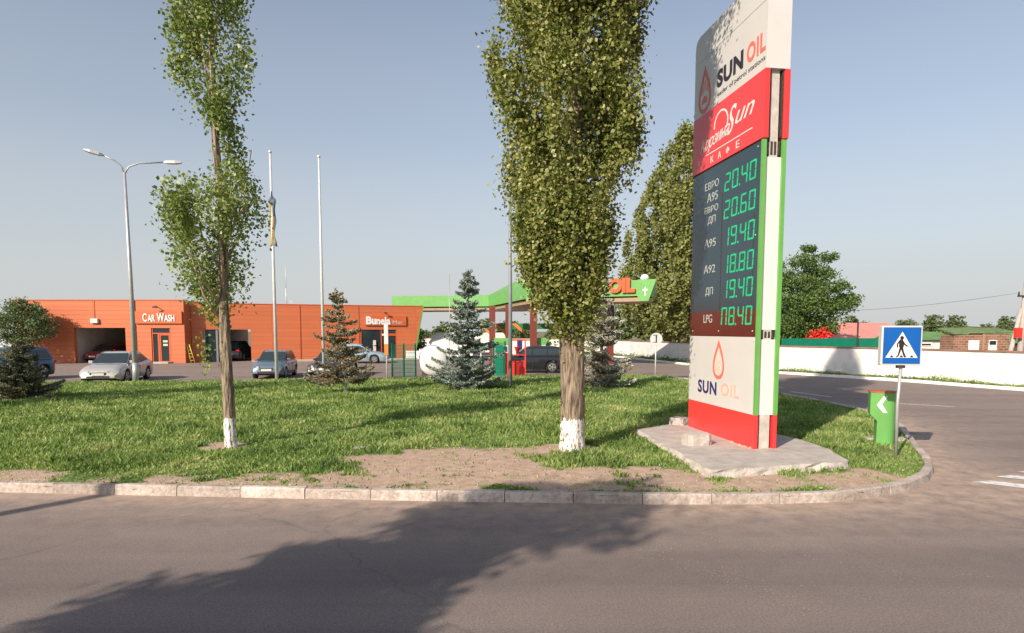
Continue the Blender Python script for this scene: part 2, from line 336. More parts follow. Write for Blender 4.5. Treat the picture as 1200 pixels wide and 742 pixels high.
def asphalt_mat():
    m = bpy.data.materials.new('asphalt'); m.use_nodes = True; t = m.node_tree; p = t.nodes['Principled BSDF']
    tc = node(t, 'ShaderNodeTexCoord')
    def noise(s, d=6, r=0.6, st=None):
        n = node(t, 'ShaderNodeTexNoise'); n.inputs['Scale'].default_value = s; n.inputs['Detail'].default_value = d; n.inputs['Roughness'].default_value = r
        if st:
            mp = node(t, 'ShaderNodeMapping'); mp.inputs['Scale'].default_value = st; mp.inputs['Rotation'].default_value = (0, 0, R(4.5))
            t.links.new(tc.outputs['Object'], mp.inputs[0]); t.links.new(mp.outputs[0], n.inputs['Vector'])
        else: t.links.new(tc.outputs['Object'], n.inputs['Vector'])
        return n
    def ramp(n, a, b, ca, cb):
        r = node(t, 'ShaderNodeValToRGB'); r.color_ramp.elements[0].position = a; r.color_ramp.elements[1].position = b
        r.color_ramp.elements[0].color = (*ca, 1); r.color_ramp.elements[1].color = (*cb, 1); t.links.new(n.outputs[0], r.inputs[0]); return r
    def mix(f, a, b, mode='MIX', fac=None):
        x = node(t, 'ShaderNodeMixRGB', blend_type=mode)
        if fac is None: t.links.new(f, x.inputs[0])
        else: x.inputs[0].default_value = fac
        t.links.new(a, x.inputs[1]); t.links.new(b, x.inputs[2]); return x
    big = ramp(noise(0.35, 5), 0.3, 0.7, (0.176, 0.150, 0.142), (0.220, 0.188, 0.176))
    fine = ramp(noise(48, 5, 0.95), 0.37, 0.66, (0.52, 0.52, 0.54), (1.50, 1.45, 1.40))
    mid = ramp(noise(22, 8, 0.85), 0.34, 0.68, (0.84, 0.84, 0.85), (1.16, 1.15, 1.12))
    c = mix(None, big.outputs[0], fine.outputs[0], 'MULTIPLY', 1.0); c = mix(None, c.outputs[0], mid.outputs[0], 'MULTIPLY', 1.0)
    # tyre-polished bands that run along the road
    bands = ramp(noise(1.0, 3, 0.5, (0.05, 1.25, 1)), 0.38, 0.62, (0.84, 0.84, 0.86), (1.06, 1.05, 1.04))
    c = mix(None, c.outputs[0], bands.outputs[0], 'MULTIPLY', 1.0)
    # pale dirt worn in near the kerb, plus a paler tone further off
    at = node(t, 'ShaderNodeAttribute', attribute_name='dust_and_far_tone')
    dn = ramp(noise(3.2, 8, 0.72), 0.3, 0.7, (0.15, 0.15, 0.15), (1, 1, 1))
    dm = node(t, 'ShaderNodeMath', operation='MULTIPLY', use_clamp=True); t.links.new(at.outputs['Fac'], dm.inputs[0]); t.links.new(dn.outputs[0], dm.inputs[1])
    dust_and_far_tone = node(t, 'ShaderNodeRGB'); dust_and_far_tone.outputs[0].default_value = (0.50, 0.37, 0.285, 1)
    c = mix(dm.outputs[0], c.outputs[0], dust_and_far_tone.outputs[0])
    # chips and pale scars
    sp = ramp(noise(3.4, 12, 0.9), 0.63, 0.70, (0, 0, 0), (0.45, 0.45, 0.45)); chip = node(t, 'ShaderNodeRGB'); chip.outputs[0].default_value = (0.38, 0.31, 0.25, 1)
    c = mix(sp.outputs[0], c.outputs[0], chip.outputs[0])
    vo = node(t, 'ShaderNodeTexVoronoi', feature='DISTANCE_TO_EDGE'); vo.inputs['Scale'].default_value = 0.16
    wn = noise(0.8, 5); wm = mix(None, tc.outputs['Object'], wn.outputs[1], 'ADD', 0.9); t.links.new(wm.outputs[0], vo.inputs['Vector'])
    cr = node(t, 'ShaderNodeValToRGB'); cr.color_ramp.elements[0].color = (0.80, 0.80, 0.80, 1); cr.color_ramp.elements[1].color = (1, 1, 1, 1); cr.color_ramp.elements[1].position = 0.0028
    t.links.new(vo.outputs['Distance'], cr.inputs[0]); c = mix(None, c.outputs[0], cr.outputs[0], 'MULTIPLY', 1.0)
    t.links.new(c.outputs[0], p.inputs['Base Color']); p.inputs['Roughness'].default_value = 0.85; p.inputs['Specular IOR Level'].default_value = 0.3
    nb = noise(120, 3, 0.8); b = node(t, 'ShaderNodeBump'); b.inputs['Strength'].default_value = 0.35; b.inputs['Distance'].default_value = 0.01
    t.links.new(nb.outputs[0], b.inputs['Height']); t.links.new(b.outputs[0], p.inputs['Normal'])
    return m

def grid(name, xs, ys, zf, m, attr=None, attrf=None, mask=None):
    X, Y = np.meshgrid(xs, ys); nx, ny = len(xs), len(ys)
    Z = zf(X.ravel(), Y.ravel()); v = np.stack([X.ravel(), Y.ravel(), Z], 1)
    idx = np.arange(nx*ny).reshape(ny, nx); f = np.stack([idx[:-1,:-1], idx[:-1,1:], idx[1:,1:], idx[1:,:-1]], -1).reshape(-1,4)
    if mask is not None:
        cx = v[f].mean(1); f = f[mask(cx[:,0], cx[:,1])]
    me = bpy.data.meshes.new(name); me.from_pydata(v.tolist(), [], f.tolist())
    if attr:
        a = me.attributes.new(attr, 'FLOAT', 'POINT'); a.data.foreach_set('value', attrf(v[:,0], v[:,1]).astype(np.float32))
    me.materials.append(m); me.polygons.foreach_set('use_smooth', [True]*len(me.polygons)); me.update()
    return link(name, me)

# ground sheet to the horizon
gm = mat('dry_ground', (0.11, 0.13, 0.05), 0.95, 0.0, 0.15, col2=(0.24, 0.20, 0.12))
struct(MB().add([(-1500,-300,-0.02),(1500,-300,-0.02),(1500,2500,-0.02),(-1500,2500,-0.02)], [(0,1,2,3)]).build('ground', gm))

# boundary wall line, right: from near to far
WALL = [(27.2,18.0),(25.4,21.4),(22.13,27.56),(20.5,31.6),(18.4,35.2),(15.94,39.2),(13.7,48.5),(11.2,60.5),(7.0,72.0),(-2,80),(-20,84)]
def dust_and_far_tonef(x, y):
    d = dist_poly(x, y, FRONT[:19])
    a = np.exp(-np.maximum(d-0.05, 0)/0.55)*0.95
    b = np.exp(-np.maximum(d-0.05, 0)/2.0)*0.35
    cxy = np.exp(-(np.hypot((x-8.6)/1.6, (y-9.6)/1.8))**2)*0.75
    e = np.exp(-(np.hypot((x-9.5)/5, (y-9.0)/1.2))**2)*0.35
    return np.clip(a+b+cxy+e+0.34*np.clip((y-11)/12, 0, 1), 0, 1)  # last term only makes the asphalt paler with distance
xs = np.concatenate([np.arange(-62, -12, 2.0), np.arange(-12, 16, 0.2), np.arange(16, 46, 2.0)]); ys = np.concatenate([np.arange(-14, 4, 1.0), np.arange(4, 18, 0.2), np.arange(18, 92, 2.0)])
road = grid('road', xs, ys, lambda x, y: np.zeros(len(x)), asphalt_mat(), 'dust_and_far_tone', dust_and_far_tonef, lambda x, y: (x < 27+0*y))
struct(road)

# grassy island
def isl_z(x, y):
    d = dist_poly(x, y, ISL+[ISL[0]])
    return KERB_Z-0.02+np.clip(d/2.5, 0, 1)*0.03+0.012*vnoise(x, y, 1.3, 3)+0.008*vnoise(x, y, 4.0, 4)
ins = [(x, y) for x, y in ISL]
cxi = (np.mean([p[0] for p in ISL]), np.mean([p[1] for p in ISL]))
def inner(poly, o):
    n = len(poly); out = []
    for i in range(n):
        a = Vector(poly[i-1]); b = Vector(poly[i]); c = Vector(poly[(i+1) % n]); d = ((b-a).normalized()+(c-b).normalized()).normalized()
        out.append((b.x-d.y*o, b.y+d.x*o))
    return out
IN = inner(ISL, 0.14)
gmat = ground_mat()
# island sheet: fine grid snapped to the outline by a skirt polygon fan underneath
isl = grid('verge', np.arange(-34, 11, 0.12), np.arange(9, 35.4, 0.12), isl_z, gmat, 'bare', dirtness, lambda x, y: inside(x, y, inner(ISL, 0.06)))
struct(isl)

# kerb: separate cast blocks butted together
def resample(pts, step):
    P = [Vector(p) for p in pts]; out = [P[0]]; acc = 0
    for a, b in zip(P[:-1], P[1:]):
        L = (b-a).length; t = step-acc
        while t <= L: out.append(a+(b-a)*(t/L)); t += step
        acc = L-(t-step)
    return out
def kerb(name, pts, wd, h, m, step=1.0, gap=0.012, jit=0.008, sub=1):
    mb = MB(); q = resample(pts, step/4)
    for i in range(0, len(q)-4, 4):
        seg = q[i:i+5]; dz = random.uniform(-jit, jit); off = random.uniform(-jit, jit)
        L = []; Rr = []
        for k, p in enumerate(seg):
            a = q[max(i+k-1, 0)]; b = q[min(i+k+1, len(q)-1)]; d = (b-a).normalized(); nrm = Vector((-d.y, d.x))
            s = gap*(1 if k == 0 else -1 if k == 4 else 0); pp = p+d*s*0.5
            L.append(pp+nrm*off); Rr.append(pp+nrm*(wd+off))
        n = len(seg); c = 0.022; vs = []
        for k in range(n):
            jx = random.uniform(-0.004, 0.004); d2 = (Rr[k]-L[k]).normalized()
            a0 = L[k]; a1 = L[k]+d2*(0.012+jx); a2 = L[k]+d2*(c+0.012); b2 = Rr[k]-d2*c*0.6; b1 = Rr[k]
            for pnt, z in ((a0, -0.03), (a1, h-c+dz), (a2, h+dz+jx), (b2, h+dz), (b1, h-c+dz), (b1, -0.03)): vs.append((pnt.x, pnt.y, z))
        fs = []
        for k in range(n-1):
            for j in range(5): fs.append([k*6+j, (k+1)*6+j, (k+1)*6+j+1, k*6+j+1])
        fs.append([0,1,2,3,4,5]); e = (n-1)*6; fs.append([e+5,e+4,e+3,e+2,e+1,e])
        mb.add(vs, fs)
    o = mb.build(name, m); return struct(o)
kmat = mat('kerb_concrete', (0.42, 0.355, 0.31), 0.9, 0.0, 2.2, bump=0.7, bscale=26, col2=(0.64, 0.57, 0.52), mixw=(0.32, 0.68))
def kerb_mat_vary(m):
    t = m.node_tree; p = [n for n in t.nodes if n.type == 'BSDF_PRINCIPLED'][0]; src = p.inputs['Base Color'].links[0].from_socket
    g = node(t, 'ShaderNodeNewGeometry'); r_ = node(t, 'ShaderNodeValToRGB'); t.links.new(g.outputs['Random Per Island'], r_.inputs[0]); r_.color_ramp.elements[0].color = (0.74, 0.72, 0.70, 1); r_.color_ramp.elements[1].color = (1.08, 1.07, 1.06, 1)
    tc = node(t, 'ShaderNodeTexCoord'); n = node(t, 'ShaderNodeTexNoise'); n.inputs['Scale'].default_value = 14; n.inputs['Detail'].default_value = 8; n.inputs['Roughness'].default_value = 0.75; t.links.new(tc.outputs['Object'], n.inputs['Vector'])
    r2 = node(t, 'ShaderNodeValToRGB'); t.links.new(n.outputs[0], r2.inputs[0]); r2.color_ramp.elements[0].position = 0.36; r2.color_ramp.elements[0].color = (0.62, 0.58, 0.55, 1); r2.color_ramp.elements[1].position = 0.56; r2.color_ramp.elements[1].color = (1, 1, 1, 1)
    a = node(t, 'ShaderNodeMixRGB', blend_type='MULTIPLY'); a.inputs[0].default_value = 1; b = node(t, 'ShaderNodeMixRGB', blend_type='MULTIPLY'); b.inputs[0].default_value = 1
    t.links.new(src, a.inputs[1]); t.links.new(r_.outputs[0], a.inputs[2]); t.links.new(a.outputs[0], b.inputs[1]); t.links.new(r2.outputs[0], b.inputs[2]); t.links.new(b.outputs[0], p.inputs['Base Color'])
kerb_mat_vary(kmat)
kerb('kerb', FRONT+BACK[:1], 0.15, 0.15, kmat)
kerb('back_kerb', BACK, 0.12, 0.13, kmat)

# white-painted far kerb with a grass strip below the boundary wall
wk = [(x-1.1*0.93, y-1.1*0.37) for x, y in WALL[:8]]
wkp = inner(WALL, 1.0)
kp = [WALL[i] for i in range(len(WALL))]
def offs(poly, o):
    out = []
    for i in range(len(poly)):
        a = Vector(poly[max(i-1, 0)]); b = Vector(poly[min(i+1, len(poly)-1)]); d = (b-a).normalized(); out.append((poly[i][0]-d.y*o, poly[i][1]+d.x*o))
    return out
wkm = mat('whitewashed_kerb', (0.62, 0.59, 0.55), 0.85, 0.0, 3, bump=0.4, col2=(0.8, 0.79, 0.76), mixw=(0.25, 0.5))
far_in = offs(WALL, 0.95)
kerb('white_kerb', far_in[:9], 0.16, 0.14, wkm)
mb = MB(); a_ = offs(WALL, 0.93); b_ = offs(WALL, -0.2)
for i in range(8): mb.add([(*a_[i], 0.1), (*a_[i+1], 0.1), (*b_[i+1], 0.1), (*b_[i], 0.1)], [(3,2,1,0)])
struct(mb.build('grass_strip', mat('dusty_turf', (0.10, 0.12, 0.03), 0.95, 0, 2.5, col2=(0.26, 0.21, 0.12))))

# painted marks
pm = mat('worn_road_paint', (0.36, 0.33, 0.30), 0.8, 0.0, 9, col2=(0.72, 0.71, 0.69), mixw=(0.34, 0.52))
def quad_mark(mb, p, z=0.006): mb.add([(*q, z) for q in p], [(0,1,2,3)])
mb = MB()
quad_mark(mb, [(7.62,10.45),(8.02,10.55),(9.6,9.35),(9.2,9.2)]); quad_mark(mb, [(8.3,10.85),(8.7,10.95),(10.6,9.75),(10.2,9.6)])
quad_mark(mb, [(8.98,11.22),(9.38,11.32),(11.6,10.15),(11.2,10.0)])
struct(mb.build('crosswalk', pm))
mb = MB()
quad_mark(mb, [(14.6,20.95),(14.66,21.05),(13.2,22.2),(13.14,22.1)]); quad_mark(mb, [(12.1,24.1),(12.18,24.22),(11.6,26.4),(11.48,26.3)]); quad_mark(mb, [(11.9,28.0),(12.0,28.0),(11.2,31),(11.1,31)])
quad_mark(mb, [(17.4,17.6),(17.46,17.7),(16.2,18.9),(16.14,18.8)])
struct(mb.build('lane_mark', pm))
# scraped pale remnants of old markings, broken into crumbs
random.seed(21); mb = MB()
for (ax, ay), (bx, by), nn, sd in (((1.1,7.9),(2.9,5.3),420,0.11), ((2.3,7.6),(4.4,6.1),170,0.07), ((4.4,6.5),(6.6,5.4),130,0.06)):
    for i in range(nn):
        t_ = random.random(); 
        if math.sin(t_*23+ax)*0.5+0.5 < random.random()*0.8: continue
        x = ax+(bx-ax)*t_+random.gauss(0, sd); y = ay+(by-ay)*t_+random.gauss(0, sd); q_ = random.uniform(0.003, 0.012); k_ = 6; a0_ = random.random()*6
        mb.add([(x+math.cos(a0_+i2*1.047)*q_*random.uniform(.5,1.4), y+math.sin(a0_+i2*1.047)*q_*random.uniform(.5,1.4), 0.005) for i2 in range(k_)], [list(range(k_))])
struct(mb.build('paint_crumbs', mat('old_paint_crumbs', (0.34, 0.28, 0.24), 0.9, 0.25, 20)), 'stuff')

# ------------------------------------------------------------------ grass
def make_grass():
    N = 700000
    # denser near the camera: sample in y with weight
    y = 9.2 + (rng.random(N)**1.55)*25.5; x = rng.uniform(-1, 1, N)*(y*0.84+0.8)
    keep = inside(x, y, inner(ISL, 0.17)); x = x[keep]; y = y[keep]
    d = dirtness(x, y); cl = 0.5+0.5*vnoise(x, y, 1.7, 5)*0.8+0.25*vnoise(x, y, 6.0, 1)
    fine = 0.5*vnoise(x, y, 9.0, 2)+0.5*vnoise(x, y, 4.1, 0)
    pr = np.clip(1.05-d*1.7+fine*1.15, 0.02, 1)*np.clip(0.55+cl*0.6, 0.2, 1)
    keep = rng.random(len(x)) < pr; x = x[keep]; y = y[keep]; d = d[keep]; cl = cl[keep]
    # keep off the slab and trunks
    keep = ~inside(x, y, inner(SLAB, -0.02)); 
    for tx, ty, tr in ((-6,13.0,0.17),(1.2,12.6,0.27)): keep &= np.hypot(x-tx, y-ty) > tr
    x = x[keep]; y = y[keep]; d = d[keep]; cl = cl[keep]; n = len(x)
    dk = dist_poly(x, y, FRONT)
    h = (0.04+0.085*rng.random(n)**1.7)*(0.35+1.0*cl+0.45*np.clip(vnoise(x, y, 3.1, 4), 0, 1)+0.35*np.clip(vnoise(x, y, 0.55, 3), -0.6, 1))*(1-0.55*d)*np.clip(0.45+dk*0.5, 0.45, 1.15)
    wd = 0.0065+0.0007*y; z = isl_z(x, y)-0.01
    an = rng.uniform(0, 2*math.pi, n); le = h*rng.uniform(0.15, 0.9, n); la = rng.uniform(0, 2*math.pi, n)
    bx = np.cos(an)*wd; by = np.sin(an)*wd; tx = np.cos(la)*le; ty = np.sin(la)*le
    p0 = np.stack([x-bx, y-by, z], 1); p1 = np.stack([x+bx, y+by, z], 1)
    p2 = np.stack([x+tx*0.45+bx*0.7, y+ty*0.45+by*0.7, z+h*0.62], 1); p3 = np.stack([x+tx, y+ty, z+h], 1)
    v = np.stack([p0, p1, p2, p3], 1).reshape(-1,3)
    me = bpy.data.meshes.new('grass'); me.vertices.add(4*n); me.vertices.foreach_set('co', v.ravel())
    me.loops.add(4*n); me.loops.foreach_set('vertex_index', np.arange(4*n)); me.polygons.add(n)
    me.polygons.foreach_set('loop_start', np.arange(n)*4); me.polygons.foreach_set('loop_total', np.full(n,4))
    me.materials.append(M['grass']); me.update(); me.validate()
    struct(link('grass', me), 'stuff')
    # broad weed leaves low in the turf
    k = rng.choice(n, 26000, replace=False); c = np.stack([x[k], y[k], z[k]+0.015+0.07*rng.random(len(k))*(1-d[k])], 1)
    o = leaves('weeds', c, 0.05, M['grass'], aspect=0.6); struct(o, 'stuff')
    k = rng.choice(n, 260, replace=False); c = np.stack([x[k], y[k], z[k]+0.12], 1)
    o = leaves('yellow_flowers', c, 0.028, M['flower'], aspect=1.0); struct(o, 'stuff')

SLAB = [(2.83,14.53),(3.19,10.16),(5.86,10.89),(6.1,12.4),(5.94,13.58),(4.28,15.91)]
make_grass()
# tufts on the strip beneath the wall
P = resample(offs(WALL, 0.5)[:9], 0.06); c = np.array([(p.x, p.y) for p in P]); c = np.repeat(c, 16, 0)+rng.normal(0, 0.16, (len(c)*16, 2))
c = np.concatenate([c, (0.12+np.abs(rng.normal(0, 0.06, len(c)))*(1+vnoise(c[:,0], c[:,1], 1.2, 2)))[:,None]], 1)
struct(leaves('strip_grass', c, 0.13, M['grass'], aspect=0.3, up=1.0), 'stuff')

# leaf litter and pebbles on the bare earth
def pebbles():
    mb = MB(); k = 0
    while k < 420:
        x = random.uniform(-9, 7); y = random.uniform(9.1, 13.5)
        if not inside(np.array([x]), np.array([y]), inner(ISL, 0.2))[0] or inside(np.array([x]), np.array([y]), SLAB)[0]: continue
        if dirtness([x], [y])[0] < 0.35 and random.random() > 0.05: continue
        r_ = random.uniform(0.008, 0.03); z = float(isl_z(np.array([x]), np.array([y]))[0])
        n = 5; a0 = random.random()*6; vs = [(x+math.cos(a0+2*math.pi*i/n)*r_*random.uniform(.7,1.2), y+math.sin(a0+2*math.pi*i/n)*r_*random.uniform(.7,1.2), z-0.01) for i in range(n)]
        vs += [(x+(v[0]-x)*0.6, y+(v[1]-y)*0.6, z+r_*0.7) for v in vs]
        mb.add(vs, [[i, (i+1) % n, n+(i+1) % n, n+i] for i in range(n)]+[list(range(n, 2*n))]); k += 1
    struct(mb.build('pebbles', mat('pebble_stone', (0.3, 0.26, 0.22), 0.9, 0.4, 30)), 'stuff')
pebbles()

# ------------------------------------------------------------------ trees
def tree_trunk(path, rads, lime_z, parent, m='bark', n=14):
    """trunk with flare, furrowed outline and a limewashed foot"""
    pts = [Vector(p) for p in path]; P = []; Rr = []
    for i in range(len(pts)-1):
        k = 6
        for j in range(k):
            t = j/k; P.append(pts[i].lerp(pts[i+1], t)); Rr.append(rads[i]*(1-t)+rads[i+1]*t)
    P.append(pts[-1]); Rr.append(rads[-1])
    lo = [p for p in zip(P, Rr) if p[0].z <= lime_z]; hi = [p for p in zip(P, Rr) if p[0].z > lime_z]
    mb = MB(); mb.tube([p for p, r in zip(P, Rr)], Rr, 20)
    v = np.array(mb.v); nv = []
    for (x, y, z) in mb.v:
        nv.append((x, y, z))
    # furrows
    ctr = {}
    for i, (p, r_) in enumerate(zip(P, Rr)):
        for k2 in range(20):
            idx = i*20+k2; x, y, z = mb.v[idx]; q = 1+0.07*math.sin(k2*2.51+z*0.9)+0.05*math.sin(k2*5.1+z*2.3)+random.uniform(-0.03, 0.03)
            if i == 0: q *= 1.22
            elif i == 1: q *= 1.06
            nv[idx] = (p.x+(x-p.x)*q, p.y+(y-p.y)*q, z)
    mb.v = nv
    for i, f in enumerate(mb.f):
        zz = sum(mb.v[j][2] for j in f)/len(f)
        mb.mi[i] = 0
    o = mb.build('trunk', [M[m]], parent)
    if lime_z > 0:
        # whitewash band is paint on the bark: mixed in the material by height with a ragged edge
        mm = M[m].copy(); t = mm.node_tree; p = [n_ for n_ in t.nodes if n_.type == 'BSDF_PRINCIPLED'][0]; src = p.inputs['Base Color'].links[0].from_socket
        tc = node(t, 'ShaderNodeTexCoord'); sx = node(t, 'ShaderNodeSeparateXYZ'); t.links.new(tc.outputs['Object'], sx.inputs[0])
        nn = node(t, 'ShaderNodeTexNoise'); nn.inputs['Scale'].default_value = 7; nn.inputs['Detail'].default_value = 5
        mp = node(t, 'ShaderNodeMapping'); mp.inputs['Scale'].default_value = (2.5, 2.5, 0.9); t.links.new(tc.outputs['Object'], mp.inputs[0]); t.links.new(mp.outputs[0], nn.inputs['Vector'])
        ma = node(t, 'ShaderNodeMath', operation='MULTIPLY_ADD'); ma.inputs[1].default_value = 0.30; t.links.new(nn.outputs[0], ma.inputs[0]); t.links.new(sx.outputs[2], ma.inputs[2])
        lt = node(t, 'ShaderNodeMath', operation='LESS_THAN'); lt.inputs[1].default_value = lime_z+0.15; t.links.new(ma.outputs[0], lt.inputs[0])
        n3 = node(t, 'ShaderNodeTexNoise'); n3.inputs['Scale'].default_value = 11; n3.inputs['Detail'].default_value = 6; t.links.new(mp.outputs[0], n3.inputs['Vector'])
        g2 = node(t, 'ShaderNodeMath', operation='GREATER_THAN'); g2.inputs[1].default_value = 0.43; t.links.new(n3.outputs[0], g2.inputs[0])
        pr = node(t, 'ShaderNodeMath', operation='MULTIPLY'); t.links.new(lt.outputs[0], pr.inputs[0]); t.links.new(g2.outputs[0], pr.inputs[1])
        mx = node(t, 'ShaderNodeMixRGB'); mx.inputs[2].default_value = (0.78, 0.74, 0.71, 1); t.links.new(pr.outputs[0], mx.inputs[0]); t.links.new(src, mx.inputs[1]); t.links.new(mx.outputs[0], p.inputs['Base Color'])
        o.data.materials[0] = mm
    return o
def interp(z, tab):
    return np.interp(z, [t[0] for t in tab], [t[1] for t in tab])

def poplar(label, loc, trunk, rads, lime, prof, cxo, n_cl, per, lsize, mt, seed, up=0.35, gapz=None, br=26, bark='bark', cat='tree', group=None):
    """prof: (z, radius) of the crown; cxo: (z, x-offset) of its axis; sprays of leaves climb along steep limbs"""
    global rng
    rng = np.random.default_rng(seed); random.seed(seed)
    t = thing('poplar_tree', label, cat, loc, 0, group)
    tree_trunk(trunk, rads, lime, t, bark)
    zmin, zmax = prof[0][0], prof[-1][0]
    # limbs
    mb = MB()
    for i in range(br):
        z0 = zmin*0.9+(zmax-zmin)*0.85*(i/br); a = random.uniform(0, 2*math.pi); r1 = float(interp(z0+1.3, prof))*random.uniform(0.5, 0.85)
        x0 = float(interp(z0, [(p[2], p[0]) for p in trunk])); L = random.uniform(1.2, 2.2)
        xa = float(interp(min(z0+L, zmax), cxo))
        tr = float(interp(z0, [(p[2], q) for p, q in zip(trunk, rads)]))
        p0 = (x0, 0, z0); p1 = (x0+(xa-x0)*0.5+math.cos(a)*r1*0.55, math.sin(a)*r1*0.55, z0+L*0.4); p2 = (xa+math.cos(a)*r1*0.85, math.sin(a)*r1*0.85, z0+L)
        mb.tube([p0, p1, p2], [max(0.02, tr*0.35), max(0.014, tr*0.22), 0.008], 6)
    mb.build('limbs', M['barkpale'], t)
    # cluster centres through the crown volume, denser near its surface, lumpy outline
    z = rng.uniform(zmin, zmax, n_cl*4); rr = interp(z, prof); keep = rng.random(len(z)) < (rr/rr.max())**1.5+0.03; z = z[keep][:n_cl]; rr = rr[keep][:n_cl]
    a = rng.uniform(0, 2*math.pi, len(z)); lump = 1+0.16*np.sin(a*2+z*1.7+seed)+0.12*np.sin(a*4+z*3.9)+0.10*np.sin(z*5.3+seed*2)
    q = rng.random(len(z))**0.42*rr*0.84*lump
    cx = interp(z, cxo)+np.cos(a)*q; cy = np.sin(a)*q
    # two thirds of the sprays gather on steep ascending limbs, which gives the crown lobes and hollows
    nl = max(24, int(n_cl/26)); lz = rng.uniform(zmin-0.5, zmax-0.5, nl); la_ = rng.uniform(0, 2*math.pi, nl); lr = rng.uniform(0.60, 1.0, nl); ll = rng.uniform(0.9, 1.9, nl)*(rr.max()/1.6)**0.7
    pick = rng.integers(0, nl, len(z)); on = rng.random(len(z)) < 0.66
    u_ = rng.random(len(z))**0.7; z2 = lz[pick]+ll[pick]*u_; ok_ = on & (z2 > zmin) & (z2 < zmax)
    r2 = interp(z2, prof)*lr[pick]*(0.35+0.65*np.minimum(1, u_*1.8)); a2 = la_[pick]+rng.normal(0, 0.10, len(z))
    z = np.where(ok_, z2, z); cx = np.where(ok_, interp(z2, cxo)+np.cos(a2)*r2, cx); cy = np.where(ok_, np.sin(a2)*r2, cy)
    # leaves around each centre: an upright spray
    n = len(z)*per
    k = np.repeat(np.arange(len(z)), per); sc = (0.11+0.09*rng.random(len(z)))[k]*(lsize/0.085)**0.5*(1.12 if lsize < 0.1 else 1)
    off = rng.normal(size=(n,3))*np.stack([sc*0.62, sc*0.62, sc*1.25], 1)
    c = np.stack([cx[k], cy[k], z[k]], 1)+off
    if gapz is not None: c = c[gapz(c)]
    leaves('crown', c, lsize, M[mt], t, aspect=0.8, up=up)
    return t

# big poplar at the kerb
poplar('tall thick poplar with dense crown and white painted trunk foot beside the price pylon', (1.2, 12.6, 0.11),
    [(0,0,-0.05),(0.0,0,1.2),(-0.03,0,2.4),(-0.03,0,3.4),(0.0,0,6.0),(0.0,0,11),(0.0,0,17.0)], [0.235,0.225,0.24,0.24,0.17,0.10,0.02], 0.66,
    [(2.2,0.25),(2.5,0.5),(3.1,0.80),(4.4,1.06),(6.0,1.32),(7.6,1.48),(8.6,1.58),(9.3,1.75),(10.3,2.25),(12,2.4),(14,2.0),(16.5,1.0),(18.3,0.1)],
    [(2.2,0.02),(3.2,-0.18),(4.4,-0.2),(6.0,-0.09),(7.6,-0.08),(9.5,-0.08),(18,0.0)], 4300, 44, 0.079, 'pop', 11, br=34)
# slim poplar, two-storey crown with bare stem between
def gap_slim(c):
    x = c[:,0]
    return rng.random(len(c)) < np.where((c[:,2] > 5.35) & (c[:,2] < 6.3) & (x < 0.08), 0.05, 1.0)
poplar('slim poplar with light crown narrowing over bare stem, in front of the orange building', (-5.75, 12.95, 0.11),
    [(0,0,-0.05),(-0.01,0,0.8),(-0.04,0,1.9),(-0.06,0,2.9),(0.02,-0.06,3.8),(0.0,-0.03,4.9),(-0.08,0,6.0),(-0.10,0,7.2),(-0.09,0,8.6),(-0.05,0,11)], [0.118,0.112,0.108,0.105,0.085,0.075,0.065,0.055,0.045,0.012], 0.62,
    [(2.8,0.35),(3.1,0.75),(3.8,1.04),(4.8,1.06),(5.4,0.80),(5.7,0.36),(6.2,0.30),(6.8,0.48),(7.6,0.74),(8.4,0.80),(9.3,0.92),(9.9,0.8),(10.5,0.35),(10.8,0.1)],
    [(2.6,-0.2),(3.5,-0.2),(4.6,-0.2),(5.6,0.06),(6.1,0.10),(7.0,0.0),(7.8,-0.06),(9,-0.15),(12,-0.1)], 780, 28, 0.076, 'popyoung', 23, gapz=gap_slim, br=22)
# tall poplar behind the boundary wall
poplar('tall broad poplar behind the white wall, seen beside the pylon', (17.2, 64.0, 0.0),
    [(0,0,0),(0,0,5),(0,0,12),(0,0,20)], [0.45,0.38,0.25,0.05], 0,
    [(1.2,4.6),(3.0,6.2),(7.0,6.9),(11,6.1),(15,5.0),(18,3.3),(20.5,1.7),(22,0.4)], [(1,0),(22,0)], 2100, 28, 0.30, 'popfar', 31, br=20)
poplar('second poplar behind the white wall, half hidden by the price pylon', (22.0, 67.0, 0.0),
    [(0,0,0),(0,0,5),(0,0,12),(0,0,18)], [0.4,0.34,0.22,0.05], 0,
    [(1.4,2.5),(3.5,3.4),(8.0,3.6),(13,2.8),(17,1.6),(20,0.3)], [(1,0),(22,0)], 600, 24, 0.34, 'popfar', 33, br=12)
# off to the left of the picture, its shadow lies over the turf
poplar('poplar of the kerbside row standing left of the picture', (-20.8, 14.4, 0.11),
    [(0,0,0),(0,0,2.4),(0,0,8),(0,0,16)], [0.22,0.2,0.12,0.02], 0.66,
    [(2.4,0.5),(4.4,1.2),(8,1.6),(12,1.5),(16,0.4)], [(1,0),(17,0)], 520, 20, 0.13, 'pop', 41, br=14)

